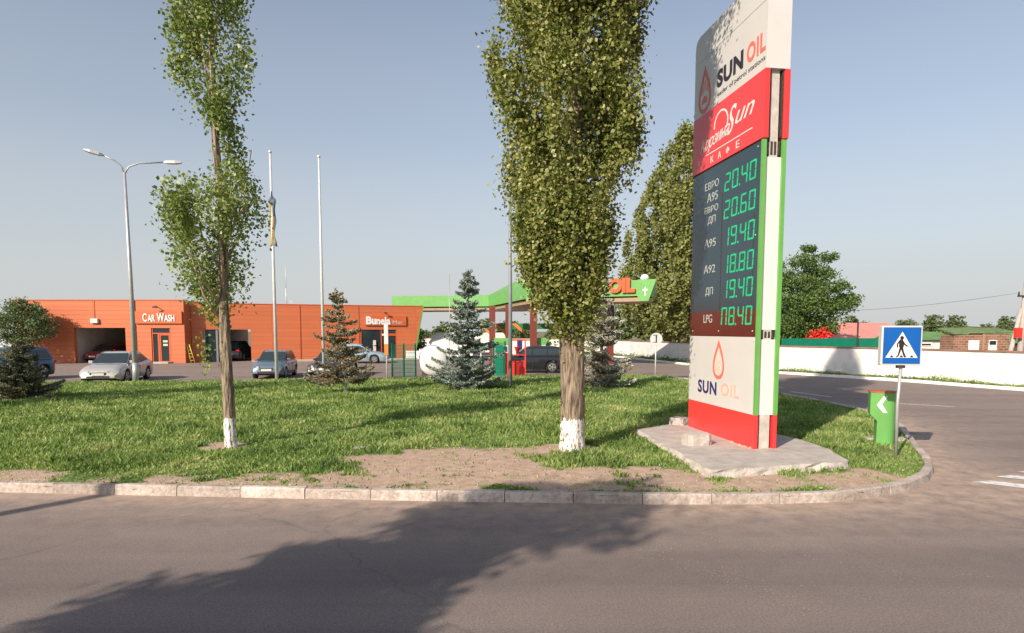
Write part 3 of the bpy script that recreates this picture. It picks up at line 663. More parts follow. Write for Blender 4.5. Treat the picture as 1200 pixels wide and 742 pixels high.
def clump_tree(name, label, loc, trunk_h, blobs, nleaf, lsize, mt, seed, tr=0.15, group=None, aspect=0.8, flat=0.55, cat='tree', bark='sprucebark'):
    """spreading tree: limbs reach out to leafy masses placed one by one"""
    global rng
    rng = np.random.default_rng(seed); random.seed(seed)
    t = thing(name, label, cat, loc, 0, group); mb = MB()
    mb.tube([(0,0,0),(random.uniform(-.1,.1)*tr*5,0,trunk_h*0.5),(0,0,trunk_h)], [tr*1.2, tr, tr*0.8], 10)
    for (x, y, z, r_) in blobs: mb.tube([(0,0,trunk_h*0.9),(x*0.45,y*0.45,trunk_h+(z-trunk_h)*0.6),(x,y,z)], [tr*0.55,tr*0.35,tr*0.1], 6)
    mb.build('trunk', M[bark], t); cs = []
    tot = sum(b[3]**2 for b in blobs)
    for (x, y, z, r_) in blobs:
        ncl = max(4, int(nleaf/18*r_*r_/tot)); d = rng.normal(size=(ncl,3)); d /= np.linalg.norm(d, axis=1)[:,None]
        d *= (rng.random(ncl)**0.33)[:,None]*r_; d[:,2] *= flat; ctr = d+np.array([x,y,z])
        k = np.repeat(np.arange(ncl), 18); cs.append(ctr[k]+rng.normal(size=(len(k),3))*r_*np.array([0.2,0.2,0.11]))
    leaves('crown', np.concatenate(cs), lsize, M[mt], t, aspect=aspect); return t
random.seed(5)
bl = [(-1.6,0,3.0,1.7),(1.0,0.3,3.0,1.6),(-0.2,-.5,4.2,1.6),(2.3,0,4.2,1.25),(-2.2,0,4.6,1.5),(0.6,0,5.3,1.5),(3.4,0.2,4.7,0.9),(-1.2,0,6.0,1.4),(1.2,.3,6.4,1.2),(0.1,0,7.3,1.0),(-1.9,0,7.0,0.8),(1.7,0,7.6,0.65),(0.4,0,8.2,0.6),(-3.4,0,5.6,1.0),(2.6,0,5.6,0.8),(-0.6,0,2.2,1.4),(1.9,0.2,2.6,0.9),(-3.2,0,2.8,1.2)]
clump_tree('locust_tree', 'wide green locust tree with sky gaps behind the wall, right of the pylon', (20.2, 45.0, 0), 2.2, bl, 27000, 0.20, 'locust', 51, 0.2, aspect=0.5, flat=0.5)
bl = [(0,0,3.2,1.3),(-0.9,0,2.5,1.05),(1.0,0,2.7,1.0),(-0.4,0,4.0,0.75),(0.7,0,3.7,0.7),(-1.5,0,3.1,0.7),(1.5,0,2.2,0.6),(0.2,0,1.7,0.9),(-1.2,0,1.7,0.6)]
clump_tree('small_leafy_tree', 'small bushy tree growing before the left corner of the orange building', (-36.4, 47.9, 0), 1.2, [(x*1.12, y*0.8, z*1.1, q_*1.08) for x, y, z, q_ in bl], 9000, 0.15, 'smallleaf', 53, 0.09, flat=0.75)

# tree that stands behind the viewer on the near kerb and shades the road
rs = random.Random(12); bl = []
for i in range(52):
    a = rs.uniform(0, 2*math.pi); q = rs.random()**0.5*1.2; z = rs.uniform(3.2, 9.1); q *= 1.0 if z < 7.9 else 0.7
    bl.append((math.cos(a)*q, math.sin(a)*q, z, rs.uniform(0.42, 0.78)))
clump_tree('roadside_tree', 'broad roadside tree standing on the near side behind the viewer', (-8.5, -3.2, 0), 3.2, bl, 32000, 0.15, 'pop', 57, 0.2, bark='bark')

# spruces
def spruce(label, loc, H, Rb, z0, mt, seed, lean=(0,0), nb=12, lsz=0.075, dens=1.0, lime=0, gap=0.0, top=0.25):
    global rng
    rng = np.random.default_rng(seed); random.seed(seed)
    t = thing('spruce_tree', label, 'tree', loc)
    ax = lambda z: Vector((lean[0]*z/H, lean[1]*z/H, z))
    mb = MB(); mb.tube([ax(-0.1), ax(H*0.3), ax(H*0.7), ax(H*0.99)], [0.085*H/4.5, 0.065*H/4.5, 0.03*H/4.5, 0.006], 8)
    tr = mb
    cs = []; ds = []; z = z0; lvl = 0; bm = MB()
    while z < H*0.985:
        f = 1-(z-z0)/(H-z0); Rz = Rb*(f**0.85)*(0.9+0.2*random.random())+0.07; k = max(4, int(nb*(0.45+0.55*f))); a0 = random.random()*6
        for i in range(k):
            if random.random() < gap: continue
            a = a0+2*math.pi*i/k+random.uniform(-.2,.2); L = Rz*random.uniform(0.55, 1.22); d = Vector((math.cos(a), math.sin(a), 0))
            dr = random.uniform(0.02, 0.30) if f > 0.25 else -0.5*random.random(); base = ax(z); zz = z+random.uniform(-.07,.07)
            npnt = max(5, int(L/0.045)); side = Vector((-d.y, d.x, 0))
            tip = None
            for s in range(npnt):
                u = (s+0.5)/npnt; p = base+d*L*u+Vector((0,0,zz-z-dr*L*math.sin(u*2.2)+0.18*L*u*u))
                wdt = 0.34*L*(1-u)*min(1, u*3+0.2)+0.035
                m_ = max(5, int((14+58*wdt)*dens))
                for q in range(m_):
                    sd = random.uniform(-1, 1); pp = p+side*sd*wdt+Vector((0,0,random.gauss(0,0.032)-abs(sd)*wdt*0.22)); cs.append(pp[:]); dd = (d+side*sd*0.9+Vector((0,0,random.uniform(-0.25,0.35)))).normalized(); ds.append(dd[:])
                tip = p
            bm.tube([base+Vector((0,0,zz-z)), base+d*L*0.5+Vector((0,0,zz-z-dr*L*0.7)), tip], [0.014, 0.009, 0.003], 4)
        z += (0.17+0.20*f)*H/4.6*random.uniform(0.75, 1.25)
    for i in range(60):
        zz = random.uniform(H*0.9, H*1.0); cs.append((ax(zz)+Vector((random.gauss(0,.03), random.gauss(0,.03), 0)))[:]); ds.append((random.gauss(0,.5), random.gauss(0,.5), 1))
    tr.build('trunk', M['lime' if lime else 'sprucebark'], t); bm.build('branches', M['sprucebark'], t)
    leaves('needles', np.array(cs), lsz, M[mt], t, aspect=0.42, dirs=np.array(ds)); return t
spruce('silvery blue spruce with wide drooping boughs, beside the white gas tank', (-1.78, 26.0, 0.12), 4.85, 1.55, 0.45, 'blue', 61, nb=13, lsz=0.10, dens=1.1)
spruce('thin brownish spruce with leaning white trunk before the flagpole', (-6.35, 24.4, 0.12), 4.0, 1.2, 0.68, 'blueold', 62, lean=(-0.35, 0), nb=11, lsz=0.10, dens=0.7, lime=1, gap=0.2)
spruce('spruce with brown and silver tiers standing behind the thick poplar trunk', (3.75, 26.8, 0.12), 4.9, 1.35, 0.35, 'bluemix', 63, nb=11, lsz=0.105, dens=0.95, gap=0.08)
spruce('short wide dark spruce with low boughs at the left end of the turf', (-17.1, 22.2, 0.12), 2.0, 1.25, 0.30, 'darkneedle', 64, nb=12, lsz=0.085, dens=0.9, lime=1)

# shoots on the trunks
def shoots(label, loc, pts, n, seed):
    global rng
    rng = np.random.default_rng(seed); k = rng.integers(0, len(pts), n); c = np.array(pts)[k]+rng.normal(size=(n,3))*np.array([0.07,0.07,0.13])
    o = leaves('sapling_shoots', c, 0.06, M['vine'], None, loc=loc); tag(o, label, 'plant'); struct(o, 'stuff')
shoots('leafy shoots sprouting halfway up the slim poplar trunk', (-6.0, 12.82, 0.1), [(-0.20,0,1.9),(-0.05,-0.05,1.75),(-0.22,0,2.2),(0.0,-0.05,2.05),(-0.15,0,1.6)], 90, 71)
shoots('thin climbing sprigs around the foot of the thick poplar', (1.2, 12.5, 0.1), [(-0.29,0,0.35),(-0.29,0,0.7),(-0.31,0,1.0),(0.30,0,0.5),(0.31,0,0.8),(0.32,0,1.2)], 110, 72)

# distant trees: countable crowns on the skyline
fb = [[(0,0,2.6,2.2),(-1.6,0,2.3,1.6),(1.7,0,2.2,1.6),(0.3,0,4.0,1.5),(-0.8,0,3.6,1.2)], [(0,0,2.4,2.0),(1.9,0,2.6,1.5),(-2.0,0,1.9,1.4),(0.9,0,3.9,1.2),(2.5,0,1.5,1.2)], [(0,0,3.0,1.6),(0,0,4.6,1.2),(0.5,0,1.8,1.6),(-0.7,0,3.8,1.1)]]
protos = []
ftrees = []
for k in range(3):
    protos.append(None)
spots = [(-500,0)]
rs = random.Random(3); SP = []
for i in range(22): SP.append((43+i*2.9+rs.uniform(-1.2,1.2), 98+rs.uniform(-5,12)+i*0.8, rs.uniform(0.55,0.95), 'R'))
for i in range(13): SP.append((-16+i*2.8+rs.uniform(-1.2,1.2), 106+rs.uniform(-5,8), rs.uniform(0.55,0.85), 'L'))
SP += [(16.5,96,1.2,'M'),(21.5,98,1.4,'M'),(12.5,99,0.95,'M'),(-10.4,71,0.5,'C'),(25,92,1.1,'M')]
placed = 0
cnt = {'R':0,'L':0,'M':0}
for i, (x, y, s, g) in enumerate(SP):
    k = i % 3
    lab = {'R':'distant green tree on the skyline behind the low houses at the right', 'L':'distant tree on the skyline behind the filling station', 'M':'distant bushy tree between the thick poplar and the broad poplar', 'C':'dark green tree just behind the right corner of the orange building'}[g]
    grp = {'R':'distant trees behind the houses', 'L':'distant trees behind the filling station', 'M':'distant trees beside the broad poplar', 'C':None}[g]
    if protos[k] is None:
        t = clump_tree('distant_tree', lab, (x, y, 0), 1.2, fb[k], 2600, 0.42, 'farleaf', 80+k, 0.14, group=grp, flat=0.8); protos[k] = t; t.scale = (s,s,s)
    else:
        t = dup(protos[k], (x, y, 0), rs.uniform(0, 6), lab, (s,s,s))
    if grp: t['group'] = grp
    elif 'group' in t: del t['group']

# ------------------------------------------------------------------ pylon
W_, T_ = 3.03, 0.46
py = thing('price_pylon', 'tall red, white and green fuel price pylon standing on a concrete slab', 'price sign', (4.17, 15.04, 0), math.atan2(-3.0, 0.43))
def seg_frame():
    # inner steel column and dark clamps
    mb = MB(); mb.box(0.12, 2.98, 0.15, 0.31, 0.16, 8.2); return mb
M['column_pale'] = mat('weathered_pale_steel', (0.50, 0.47, 0.42), 0.6, 0.2, 5)
seg_frame().build('column', M['column_pale'], py)
mb = MB(); mb.prism([(0.05,0.10),(3.0,0.10),(3.0,0.36),(0.05,0.36)], 0.12, 0.22); mb.build('base_frame', M['darkrust'], py)
# red foot panels, front and back
for y0, y1 in ((0.0, 0.075), (0.385, 0.46)):
    o = MB().box(0, W_, y0, y1, 0.22, 0.90).build('foot_panel', M['red'], py); bevel(o, 0.006)
o = MB().box(2.80, 2.985, 0.13, 0.33, 0.23, 0.90).build('column_cover', M['column_pale'], py)
# white lower advertising panels
for k, (y0, y1) in enumerate(((0.004, 0.07), (0.39, 0.456))):
    o = MB().box(0, 2.99, y0, y1, 0.903, 2.385).build('lower_panel', M['white'], py)
    if k == 0: lp = o
mb = MB()
def ring(mb, cx, cz, pts_o, pts_i, y0, y1, mi=0):
    n = len(pts_o); vs = []
    for P_, Y in ((pts_o, y0), (pts_i, y0), (pts_o, y1), (pts_i, y1)): vs += [(cx+p[0], Y, cz+p[1]) for p in P_]
    fs = []
    for i in range(n):
        j = (i+1) % n; fs += [[i, j, n+j, n+i], [2*n+i, 2*n+j, j, i], [n+i, n+j, 3*n+j, 3*n+i]]
    mb.add(vs, fs, mi)
def drop(s, t=1.0, n=40):
    out = []
    for i in range(n):
        a = 2*math.pi*i/n; x = math.sin(a)*(math.sin(a/2)**1.25); z = math.cos(a)
        out.append((x*0.52*s, z*0.62*s*t))
    return out
def drop_logo(mb, cx, cz, s, y, m0, m1):
    o_ = drop(s); i_ = [(x*0.74, z*0.74-0.05*s) for x, z in o_]
    ring(mb, cx, cz, o_, i_, y-0.006, y, m0)
    for dx, z0, z1 in ((-0.19, -0.10, 0.10), (-0.07, -0.05, 0.24), (0.06, -0.04, 0.24), (0.19, -0.10, 0.10)):
        mb.xz([(cx+dx*s-0.018*s, cz+z0*s), (cx+dx*s+0.018*s, cz+z0*s), (cx+dx*s*0.75+0.012*s, cz+z1*s), (cx+dx*s*0.75-0.012*s, cz+z1*s)], y-0.005, y, m1)
    pts = [(cx+math.cos(a)*0.17*s, cz-0.36*s+math.sin(a)*0.19*s) for a in [math.pi*k/12 for k in range(13)]]
    mb.xz(pts, y-0.005, y, m1)
drop_logo(mb, 1.48, 1.90, 0.68, 0.004, 0, 1)
mb.build('drop_logo', [M['orangeprint'], M['peach2']], lp)
mb = MB(); add_text(mb, 'SUN', 0.50, 1.42, 1.12, 1.41, 0.004, 0.005, 0, bold=0.03, spacing=1.1); add_text(mb, 'OIL', 1.63, 2.40, 1.15, 1.42, 0.004, 0.005, 1, bold=0.02, spacing=1.15)
mb.build('lettering', [M['navy'], M['peach']], lp)
# display
o = MB().box(0.0, 2.96, 0.006, 0.07, 2.92, 6.02, 0).box(0.0, 2.96, 0.006, 0.07, 2.388, 2.92, 1).build('price_display', [M['display'], M['displayred']], py); disp = o
MB().box(0.0, 2.96, 0.39, 0.454, 2.388, 6.02, 0).build('price_display', [M['display']], py)
mb = MB(); mb.box(1.445, 1.468, 0.002, 0.0058, 2.95, 5.35); mb.box(2.77, 2.79, 0.002, 0.0058, 2.95, 4.7); mb.box(0.0, 2.96, 0.002, 0.0058, 6.0, 6.02)
mb.build('seam', M['darkrust'], disp)
mb = MB()
for s_, x0, x1, z0, z1 in (('ЕВРО', 0.62, 1.27, 5.56, 5.72), ('А95', 0.74, 1.24, 5.29, 5.48), ('ЕВРО', 0.62, 1.27, 5.06, 5.20), ('ДП', 0.80, 1.16, 4.80, 4.98), ('А95', 0.66, 1.20, 4.32, 4.50), ('А92', 0.66, 1.20, 3.76, 3.94), ('ДП', 0.76, 1.12, 3.26, 3.45), ('LPG', 0.70, 1.12, 2.68, 2.86)):
    add_text(mb, s_, x0, x1, z0, z1, 0.006, 0.004, 0)
mb.build('grade_lettering', M['label'], disp)
SEG = {'0':'abcdef','1':'bc','2':'abged','4':'fgbc','6':'afgedc','8':'abcdefg','9':'abcdfg','n':'efabc'}
def digit(mb, ch, x, z, wd, h, t=0.036, y=0.006):
    g = t*0.22; segs = SEG[ch]; hw = wd
    sh = lambda X, Z: (X+(Z-z)*0.07, Z)
    def bar(a, b, c, d):
        pts = [sh(a, b), sh(c, b), sh(c, d), sh(a, d)]; mb.xz(pts, y-0.005, y)
    if 'a' in segs: bar(x+t, z+h-t, x+wd-t, z+h)
    if 'd' in segs: bar(x+t, z, x+wd-t, z+t)
    if 'g' in segs: bar(x+t, z+h/2-t/2, x+wd-t, z+h/2+t/2)
    if 'f' in segs: bar(x, z+h/2+g, x+t, z+h-g)
    if 'e' in segs: bar(x, z+g, x+t, z+h/2-g)
    if 'b' in segs: bar(x+wd-t, z+h/2+g, x+wd, z+h-g)
    if 'c' in segs: bar(x+wd-t, z+g, x+wd, z+h/2-g)
for s_, z0, z1 in (('20.40',5.36,5.72),('20.60',4.80,5.17),('19.40',4.24,4.61),('18.80',3.68,4.05),('19.40',3.17,3.54),('n8.40',2.62,2.99)):
    mb = MB(); x = 1.54; wd = 0.235
    for ch in s_:
        if ch == '.':
            mb.xz([(x-0.03, z0), (x+0.012, z0), (x+0.012, z0+0.04), (x-0.03, z0+0.04)], 0.001, 0.006); x += 0.05
        else: digit(mb, ch, x, z0, wd, z1-z0); x += wd+0.085
    mb.build('price_digits', M['led'], disp)
# red banner panels
for k, (y0, y1) in enumerate(((-0.022, 0.085), (0.375, 0.482))):
    o = MB().box(-0.01, 3.06, y0, y1, 6.023, 7.25).build('banner', M['red'], py); bevel(o, 0.006)
    if k == 0: bn = o
mb = MB(); add_text(mb, 'Корзина', 0.40, 1.75, 6.38, 6.72, -0.022, 0.006, 0, bold=0.0, shear=0.45, spacing=0.9, skew=0.06)
add_text(mb, 'S', 1.62, 2.02, 6.46, 7.00, -0.022, 0.006, 0, bold=0.0, shear=0.5); add_text(mb, 'un', 1.98, 2.72, 6.58, 6.82, -0.022, 0.006, 0, bold=-0.0, shear=0.5)
mb.xz([(0.70, 6.305), (2.66, 6.305), (2.66, 6.325), (0.70, 6.325)], -0.027, -0.022)
for s_, x in (('К', 0.92), ('А', 1.26), ('Ф', 1.62), ('Е', 2.04)): add_text(mb, s_, x, x+0.13, 6.10, 6.24, -0.022, 0.005, 0)
prev = None; A1 = [(1.36+math.cos(a)*0.30, 6.80+math.sin(a)*0.26) for a in [math.pi*(1.05-1.25*k/16) for k in range(17)]]
for p, q in zip(A1[:-1], A1[1:]):
    d = Vector((q[0]-p[0], q[1]-p[1])).normalized(); nn = Vector((-d.y, d.x))*0.02
    mb.xz([(p[0]-nn.x, p[1]-nn.y), (q[0]-nn.x, q[1]-nn.y), (q[0]+nn.x, q[1]+nn.y), (p[0]+nn.x, p[1]+nn.y)], -0.0265, -0.022)
mb.build('lettering', M['whitewash'], bn)
# white top board, clipped corner
prof = [(-0.02,7.253),(3.06,7.253),(3.06,9.02),(0.20,9.02),(0.06,8.97),(0.0,8.88),(-0.02,8.74)]
o = MB().xz(prof, -0.004, 0.464).build('top_board', M['white'], py); tb = o
mb = MB(); mb.box(0.0, 3.05, -0.007, -0.0042, 8.455, 8.466); mb.build('seam', M['steel'], tb)
mb = MB(); drop_logo(mb, 0.50, 7.78, 0.80, -0.004, 0, 0); mb.build('drop_logo', [M['orangeprint']], tb)
mb = MB(); add_text(mb, 'SUN', 1.10, 2.20, 7.58, 7.94, -0.004, 0.006, 0, bold=0.045, spacing=1.08); add_text(mb, 'OIL', 2.34, 3.02, 7.58, 7.94, -0.004, 0.006, 1, bold=0.03, spacing=1.1)
add_text(mb, 'leader of petrol stations', 1.10, 3.02, 7.38, 7.50, -0.004, 0.005, 0)
mb.build('lettering', [M['black'], M['orangeprint']], tb)
# side: white infill, green edge strips, dark clamps
MB().box(2.88, 2.99, 0.075, 0.385, 2.52, 5.70).build('side_infill', M['whiteside'], py)
MB().box(2.88, 2.99, 0.075, 0.385, 0.903, 2.34).build('side_infill', M['whiteside'], py)
for y0, y1 in ((-0.002, 0.072), (0.388, 0.462)): MB().box(2.965, 3.032, y0, y1, 0.905, 6.02).build('edge_strip', M['greenedge'], py)
for z0, z1 in ((2.35, 2.51), (5.72, 6.0)):
    mb = MB(); mb.box(2.84, 2.96, 0.09, 0.37, z0, z1)
    for k in range(4): mb.box(2.95, 2.985, 0.10+k*0.07, 0.145+k*0.07, z0+0.02, z1-0.02)
    mb.build('clamp', M['darkrust'], py)
for y0, y1 in ((0.09, 0.11), (0.35, 0.37)): MB().box(2.86, 3.02, y0, y1, 6.05, 7.24).build('clamp_plate', M['darkrust'], py)
mb = MB()
for x, z in ((0.15,5.9),(2.85,5.92),(0.15,2.5),(2.85,2.5),(1.45,2.5),(2.85,4.3),(2.9,2.32),(0.1,2.32),(1.4,0.95)): mb.tube([(x,0.008,z),(x,-0.008,z)], 0.013, 6)
mb.build('bolts', M['steelpale'], py)

# slab of old concrete, ragged rim
random.seed(9); P = resample([*SLAB, SLAB[0]], 0.22); n = len(P); mb = MB(); cx, cy = 4.6, 12.6
def rag(p, o, z): q = Vector((p.x-cx, p.y-cy)).normalized(); return (p.x+q.x*(o+random.uniform(-.035,.035)), p.y+q.y*(o+random.uniform(-.035,.035)), z+random.uniform(-.012,.012))
rings = [[rag(p, 0.06, 0.02) for p in P], [rag(p, 0.03, 0.11) for p in P], [rag(p, -0.01, 0.20) for p in P], [rag(p, -0.03, 0.255) for p in P]]
vs = [v for r_ in rings for v in r_]; fs = []
for i in range(3):
    for k in range(n): fs.append([i*n+k, i*n+(k+1) % n, (i+1)*n+(k+1) % n, (i+1)*n+k])
mb.add(vs, fs, 1); b = 3*n; vs2 = list(rings[3]) + [(v[0]+(cx-v[0])*0.06, v[1]+(cy-v[1])*0.06, 0.258) for v in rings[3]]
mb.add(vs2, [[k, (k+1) % n, n+(k+1) % n, n+k] for k in range(n)] + [list(range(n, 2*n))], 0)
slab = mb.build('concrete_slab', [M['concrete'], M['concreteold']]); tag(slab, 'broad grey concrete slab with crumbling pale rim under the price pylon', 'slab')
def chunk(name, label, loc, sx, sy, sz, rz, seed):
    random.seed(seed); bm_ = MB(); vs = []
    for z in (0, 0.5, 0.92, 1.0):
        s = 1.0 if z < 0.9 else (0.97 if z < 0.95 else 0.86)
        for i in range(12):
            a = 2*math.pi*i/12; cx_ = max(-1, min(1, 1.35*math.cos(a)))*0.5; cy_ = max(-1, min(1, 1.35*math.sin(a)))*0.5
            vs.append((cx_*sx*s*random.uniform(.93,1.05), cy_*sy*s*random.uniform(.93,1.05), z*sz*random.uniform(.95,1.05)))
    fs = [[i*12+k, i*12+(k+1) % 12, (i+1)*12+(k+1) % 12, (i+1)*12+k] for i in range(3) for k in range(12)]+[list(range(36, 48))]
    o = bm_.add(vs, fs).build(name, M['concreteold'], None, loc, rz); return tag(o, label, 'concrete block')
chunk('concrete_block', 'larger squarish pale concrete block lying on the slab before the pylon', (3.66, 12.55, 0.25), 0.52, 0.36, 0.24, 0.2, 1)
chunk('concrete_block', 'smaller concrete block at the left corner of the slab, behind the larger one', (4.05, 15.35, 0.22), 0.42, 0.4, 0.2, 0.7, 2)
o = chunk('litter_lump', 'crumpled pale scrap lying in the grass left of the thick poplar', (-3.0, 12.6, 0.13), 0.30, 0.16, 0.07, 0.3, 3); o['category'] = 'litter'
random.seed(4); mb = MB()
for i in range(16):
    x = 2.2+random.random()*0.9; y = random.uniform(-0.12, 0.02); s = random.uniform(0.02, 0.045)
    q = Matrix.Rotation(math.atan2(-3.0, 0.43), 3, 'Z') @ Vector((x, y, 0)); cx_, cy_ = 4.17+q.x, 15.04+q.y
    mb.add([(cx_+math.cos(a)*s*random.uniform(.7,1.2), cy_+math.sin(a)*s*random.uniform(.7,1.2), 0.255) for a in (0,1.2,2.5,3.8,5.0)]+[(cx_, cy_, 0.255+s)], [[0,1,5],[1,2,5],[2,3,5],[3,4,5],[4,0,5]])
struct(mb.build('rubble', mat('rubble_stone', (0.42, 0.30, 0.2), 0.95, 0.35, 20)), 'stuff')
st = MB().prism([(6.15,14.05),(8.6,13.75),(8.62,14.0),(6.2,14.35)], 0.08, 0.165).build('concrete_strip', M['concrete']); tag(st, 'narrow concrete strip in the grass between the pylon and the green marker', 'kerb strip')

# ------------------------------------------------------------------ pedestrian sign
ps = thing('pedestrian_sign', 'square blue and white pedestrian crossing sign on a thin leaning grey post', 'road sign', (7.33, 12.1, 0.1), R(-9))
MB().tube([(0.02,0,0),(0,0,1.0),(0.03,0,1.78)], 0.03, 10).build('post', M['steel'], ps)
o = MB().box(-0.36, 0.35, -0.075, 0.085, 1.755, 2.50).build('light_box', M['white'], ps); bevel(o, 0.018, 3); lb = o
mb = MB(); mb.box(-0.33, 0.32, -0.081, -0.075, 1.785, 2.47, 0); mb.xz([(-0.285,1.90),(0.275,1.90),(-0.005,2.385)], -0.086, -0.081, 1)
man = lambda P: mb.xz([(x*0.56-0.285, 1.90+z*0.485) for x, z in P], -0.090, -0.086, 2)
mb.xz([(-0.012+math.cos(a)*0.034, 2.272+math.sin(a)*0.036) for a in [2*math.pi*k/14 for k in range(14)]], -0.090, -0.086, 2)
man([(0.42,0.70),(0.52,0.70),(0.56,0.45),(0.53,0.38),(0.43,0.38),(0.40,0.45)])
man([(0.42,0.69),(0.445,0.62),(0.37,0.52),(0.385,0.40),(0.345,0.40),(0.33,0.53)])
man([(0.52,0.68),(0.60,0.53),(0.68,0.47),(0.665,0.42),(0.56,0.50),(0.50,0.60)])
man([(0.43,0.40),(0.50,0.40),(0.45,0.20),(0.40,0.04),(0.33,0.02),(0.33,0.06),(0.37,0.08)])
man([(0.46,0.40),(0.535,0.40),(0.57,0.22),(0.63,0.06),(0.66,0.03),(0.57,0.02),(0.52,0.18)])
for x in (0.14, 0.44, 0.76): man([(x,0.02),(x+0.10,0.02),(x+0.075,0.09),(x+0.03,0.09)])
M['signblue'] = mat('sign_blue', (0.0, 0.09, 0.36), 0.4, 0.06, 2)
mb.build('sign_face', [M['signblue'], M['whitewash'], M['black']], lb)
MB().box(-0.05, 0.09, -0.04, 0.04, 1.70, 1.757).build('bracket', M['darkrust'], ps)

# green marker post
bo = thing('marker_post', 'bright green curb marker post with a white left-pointing chevron', 'bollard', (7.83, 13.4, 0.1), R(-22))
r_ = 0.18; arc = [(0.04+math.cos(a)*r_, math.sin(a)*r_) for a in [(-90+i*15)*math.pi/180 for i in range(13)]]
low = arc+[(-0.135, r_), (-0.135, -r_)]; hi = arc+[(-0.27, r_), (-0.27, -r_)]
mb = MB(); n = len(low)
vs = [(x, y, 0.03) for x, y in low]+[(x, y, 0.52) for x, y in low]+[(x, y, 0.66) for x, y in hi]+[(x, y, 1.115) for x, y in hi]
mb.add(vs, [[i*n+k, i*n+(k+1) % n, (i+1)*n+(k+1) % n, (i+1)*n+k] for i in range(3) for k in range(n)]+[list(range(3*n, 4*n))]); o = mb.build('body', M['green'], bo); bevel(o, 0.008)
for f in range(len(o.data.polygons)): pass
mb = MB(); mb.prism([(x*1.05, y*1.06) for x, y in hi], 1.118, 1.145); mb.prism([(x*1.06, y*1.06) for x, y in low], 0.0, 0.03); mb.build('rim', M['terracotta'], bo)
MB().xz([(-0.03,1.05),(0.045,1.05),(-0.055,0.88),(0.05,0.70),(-0.03,0.70),(-0.155,0.86)], -r_-0.006, -r_-0.001).build('chevron', M['whitewash'], bo)

# small round road sign seen from behind
rsn = thing('round_sign', 'small round pale sign on a thin white post at the back of the turf', 'road sign', (7.25, 32.3, 0.08))
MB().tube([(0,0,0),(0,0,2.3)], 0.035, 8).build('post', M['steelpale'], rsn)
mb = MB(); mb.tube([(0,-0.06,2.02),(0,-0.04,2.02)], 0.31, 28, 0, True, False); mb.build('disc', M['steelpale'], rsn)
mb = MB(); mb.box(-0.03, 0.03, -0.075, -0.062, 1.84, 2.23); mb.box(-0.16, -0.02, -0.075, -0.062, 2.20, 2.225); mb.box(-0.16, -0.02, -0.075, -0.062, 1.85, 1.875); mb.build('bracket', M['dark'], rsn)

# ------------------------------------------------------------------ boundary wall and what stands behind it
wl = thing('boundary_wall', 'long low whitewashed wall with a reddish brown coping, along the road at the right', 'wall', (0,0,0))
wm = mat('whitewashed_wall', (0.60, 0.585, 0.565), 0.85, 0.0, 1.6, bump=0.3, bscale=9, col2=(0.70, 0.69, 0.68), mixw=(0.36, 0.52))
mb = MB(); c1 = offs(WALL, 0); c2 = offs(WALL, -0.22)
for i in range(len(WALL)-1):
    a, b, c, d = c1[i], c1[i+1], c2[i+1], c2[i]; mb.add([(*a,-.02),(*b,-.02),(*c,-.02),(*d,-.02),(*a,1.56),(*b,1.56),(*c,1.56),(*d,1.56)], [(0,1,5,4),(1,2,6,5),(2,3,7,6),(3,0,4,7)])
mb.build('panel', wm, wl)
mb = MB(); c1 = offs(WALL, 0.06); c2 = offs(WALL, -0.28)
for i in range(len(WALL)-1):
    a, b, c, d = c1[i], c1[i+1], c2[i+1], c2[i]; mb.add([(*a,1.56),(*b,1.56),(*c,1.56),(*d,1.56),(*a,1.63),(*b,1.63),(*c,1.63),(*d,1.63)], [(0,1,5,4),(1,2,6,5),(2,3,7,6),(3,0,4,7),(4,5,6,7),(3,2,1,0)])
mb.build('coping', mat('brown_coping', (0.26, 0.14, 0.10), 0.85, 0.3, 2), wl)
# dark skirting with tyre-like plants at the far bend
hd = leaves('low_hedge', np.array([(x+rng.normal(0, .22), y+rng.normal(0, .22), abs(rng.normal(0.12, .16))) for x, y in [(p.x, p.y) for p in resample(offs(WALL, 0.5)[5:9], 0.02)]]), 0.14, M['smallleaf']); tag(hd, 'low dark planting along the foot of the white wall at the far bend', 'plants')

red_roof = mat('pale_red_roofing', (0.60, 0.24, 0.20), 0.6, 0.15, 1.2, streak=(4, .4, .4))
hs = thing('red_roofed_house', 'low building with a faded red hipped roof behind the white wall', 'house', (28.3, 55, 0))
MB().box(-4.8, 6, -2.5, 3, 0, 1.75).build('wall', M['concrete'], hs)
MB().add([(-5.4,-3,1.75),(6.6,-3,1.75),(6.6,3.6,1.75),(-5.4,3.6,1.75),(-2.0,0.3,3.2),(3.9,0.3,3.2)], [(0,1,5,4),(1,2,5),(2,3,4,5),(3,0,4),(3,2,1,0)]).build('roof', red_roof, hs)
fn = thing('green_fence', 'teal green sheet metal fence behind the white wall before the red roof', 'fence', (0,0,0))
MB().add([(17.5,41.5,0),(27.5,44,0),(27.5,44,2.02),(17.5,41.5,2.02),(17.47,41.55,0),(27.47,44.05,0),(27.47,44.05,2.02),(17.47,41.55,2.02)], [(0,1,2,3),(5,4,7,6),(3,2,6,7),(1,5,6,2),(4,0,3,7)]).build('panel', M['greenfence'], fn)
mb = MB(); mb.box(23.0, 23.08, 42.75, 42.83, 0, 3.1); mb.build('post', M['darkrust'], fn)
o = leaves('red_flowering_bush', np.array([20.9, 43.6, 1.95])+(lambda d: d/np.linalg.norm(d, axis=1)[:,None]*(rng.random(1500)**0.4)[:,None]*np.array([0.75,0.5,0.72])*(1+0.3*np.sin(d[:,:1]*5)))(rng.normal(size=(1500,3))), 0.16, mat('red_blossom', (0.75, 0.03, 0.02), 0.6, 0.25, 2)); tag(o, 'bright red flowering bush below the locust tree, at the wall', 'bush')

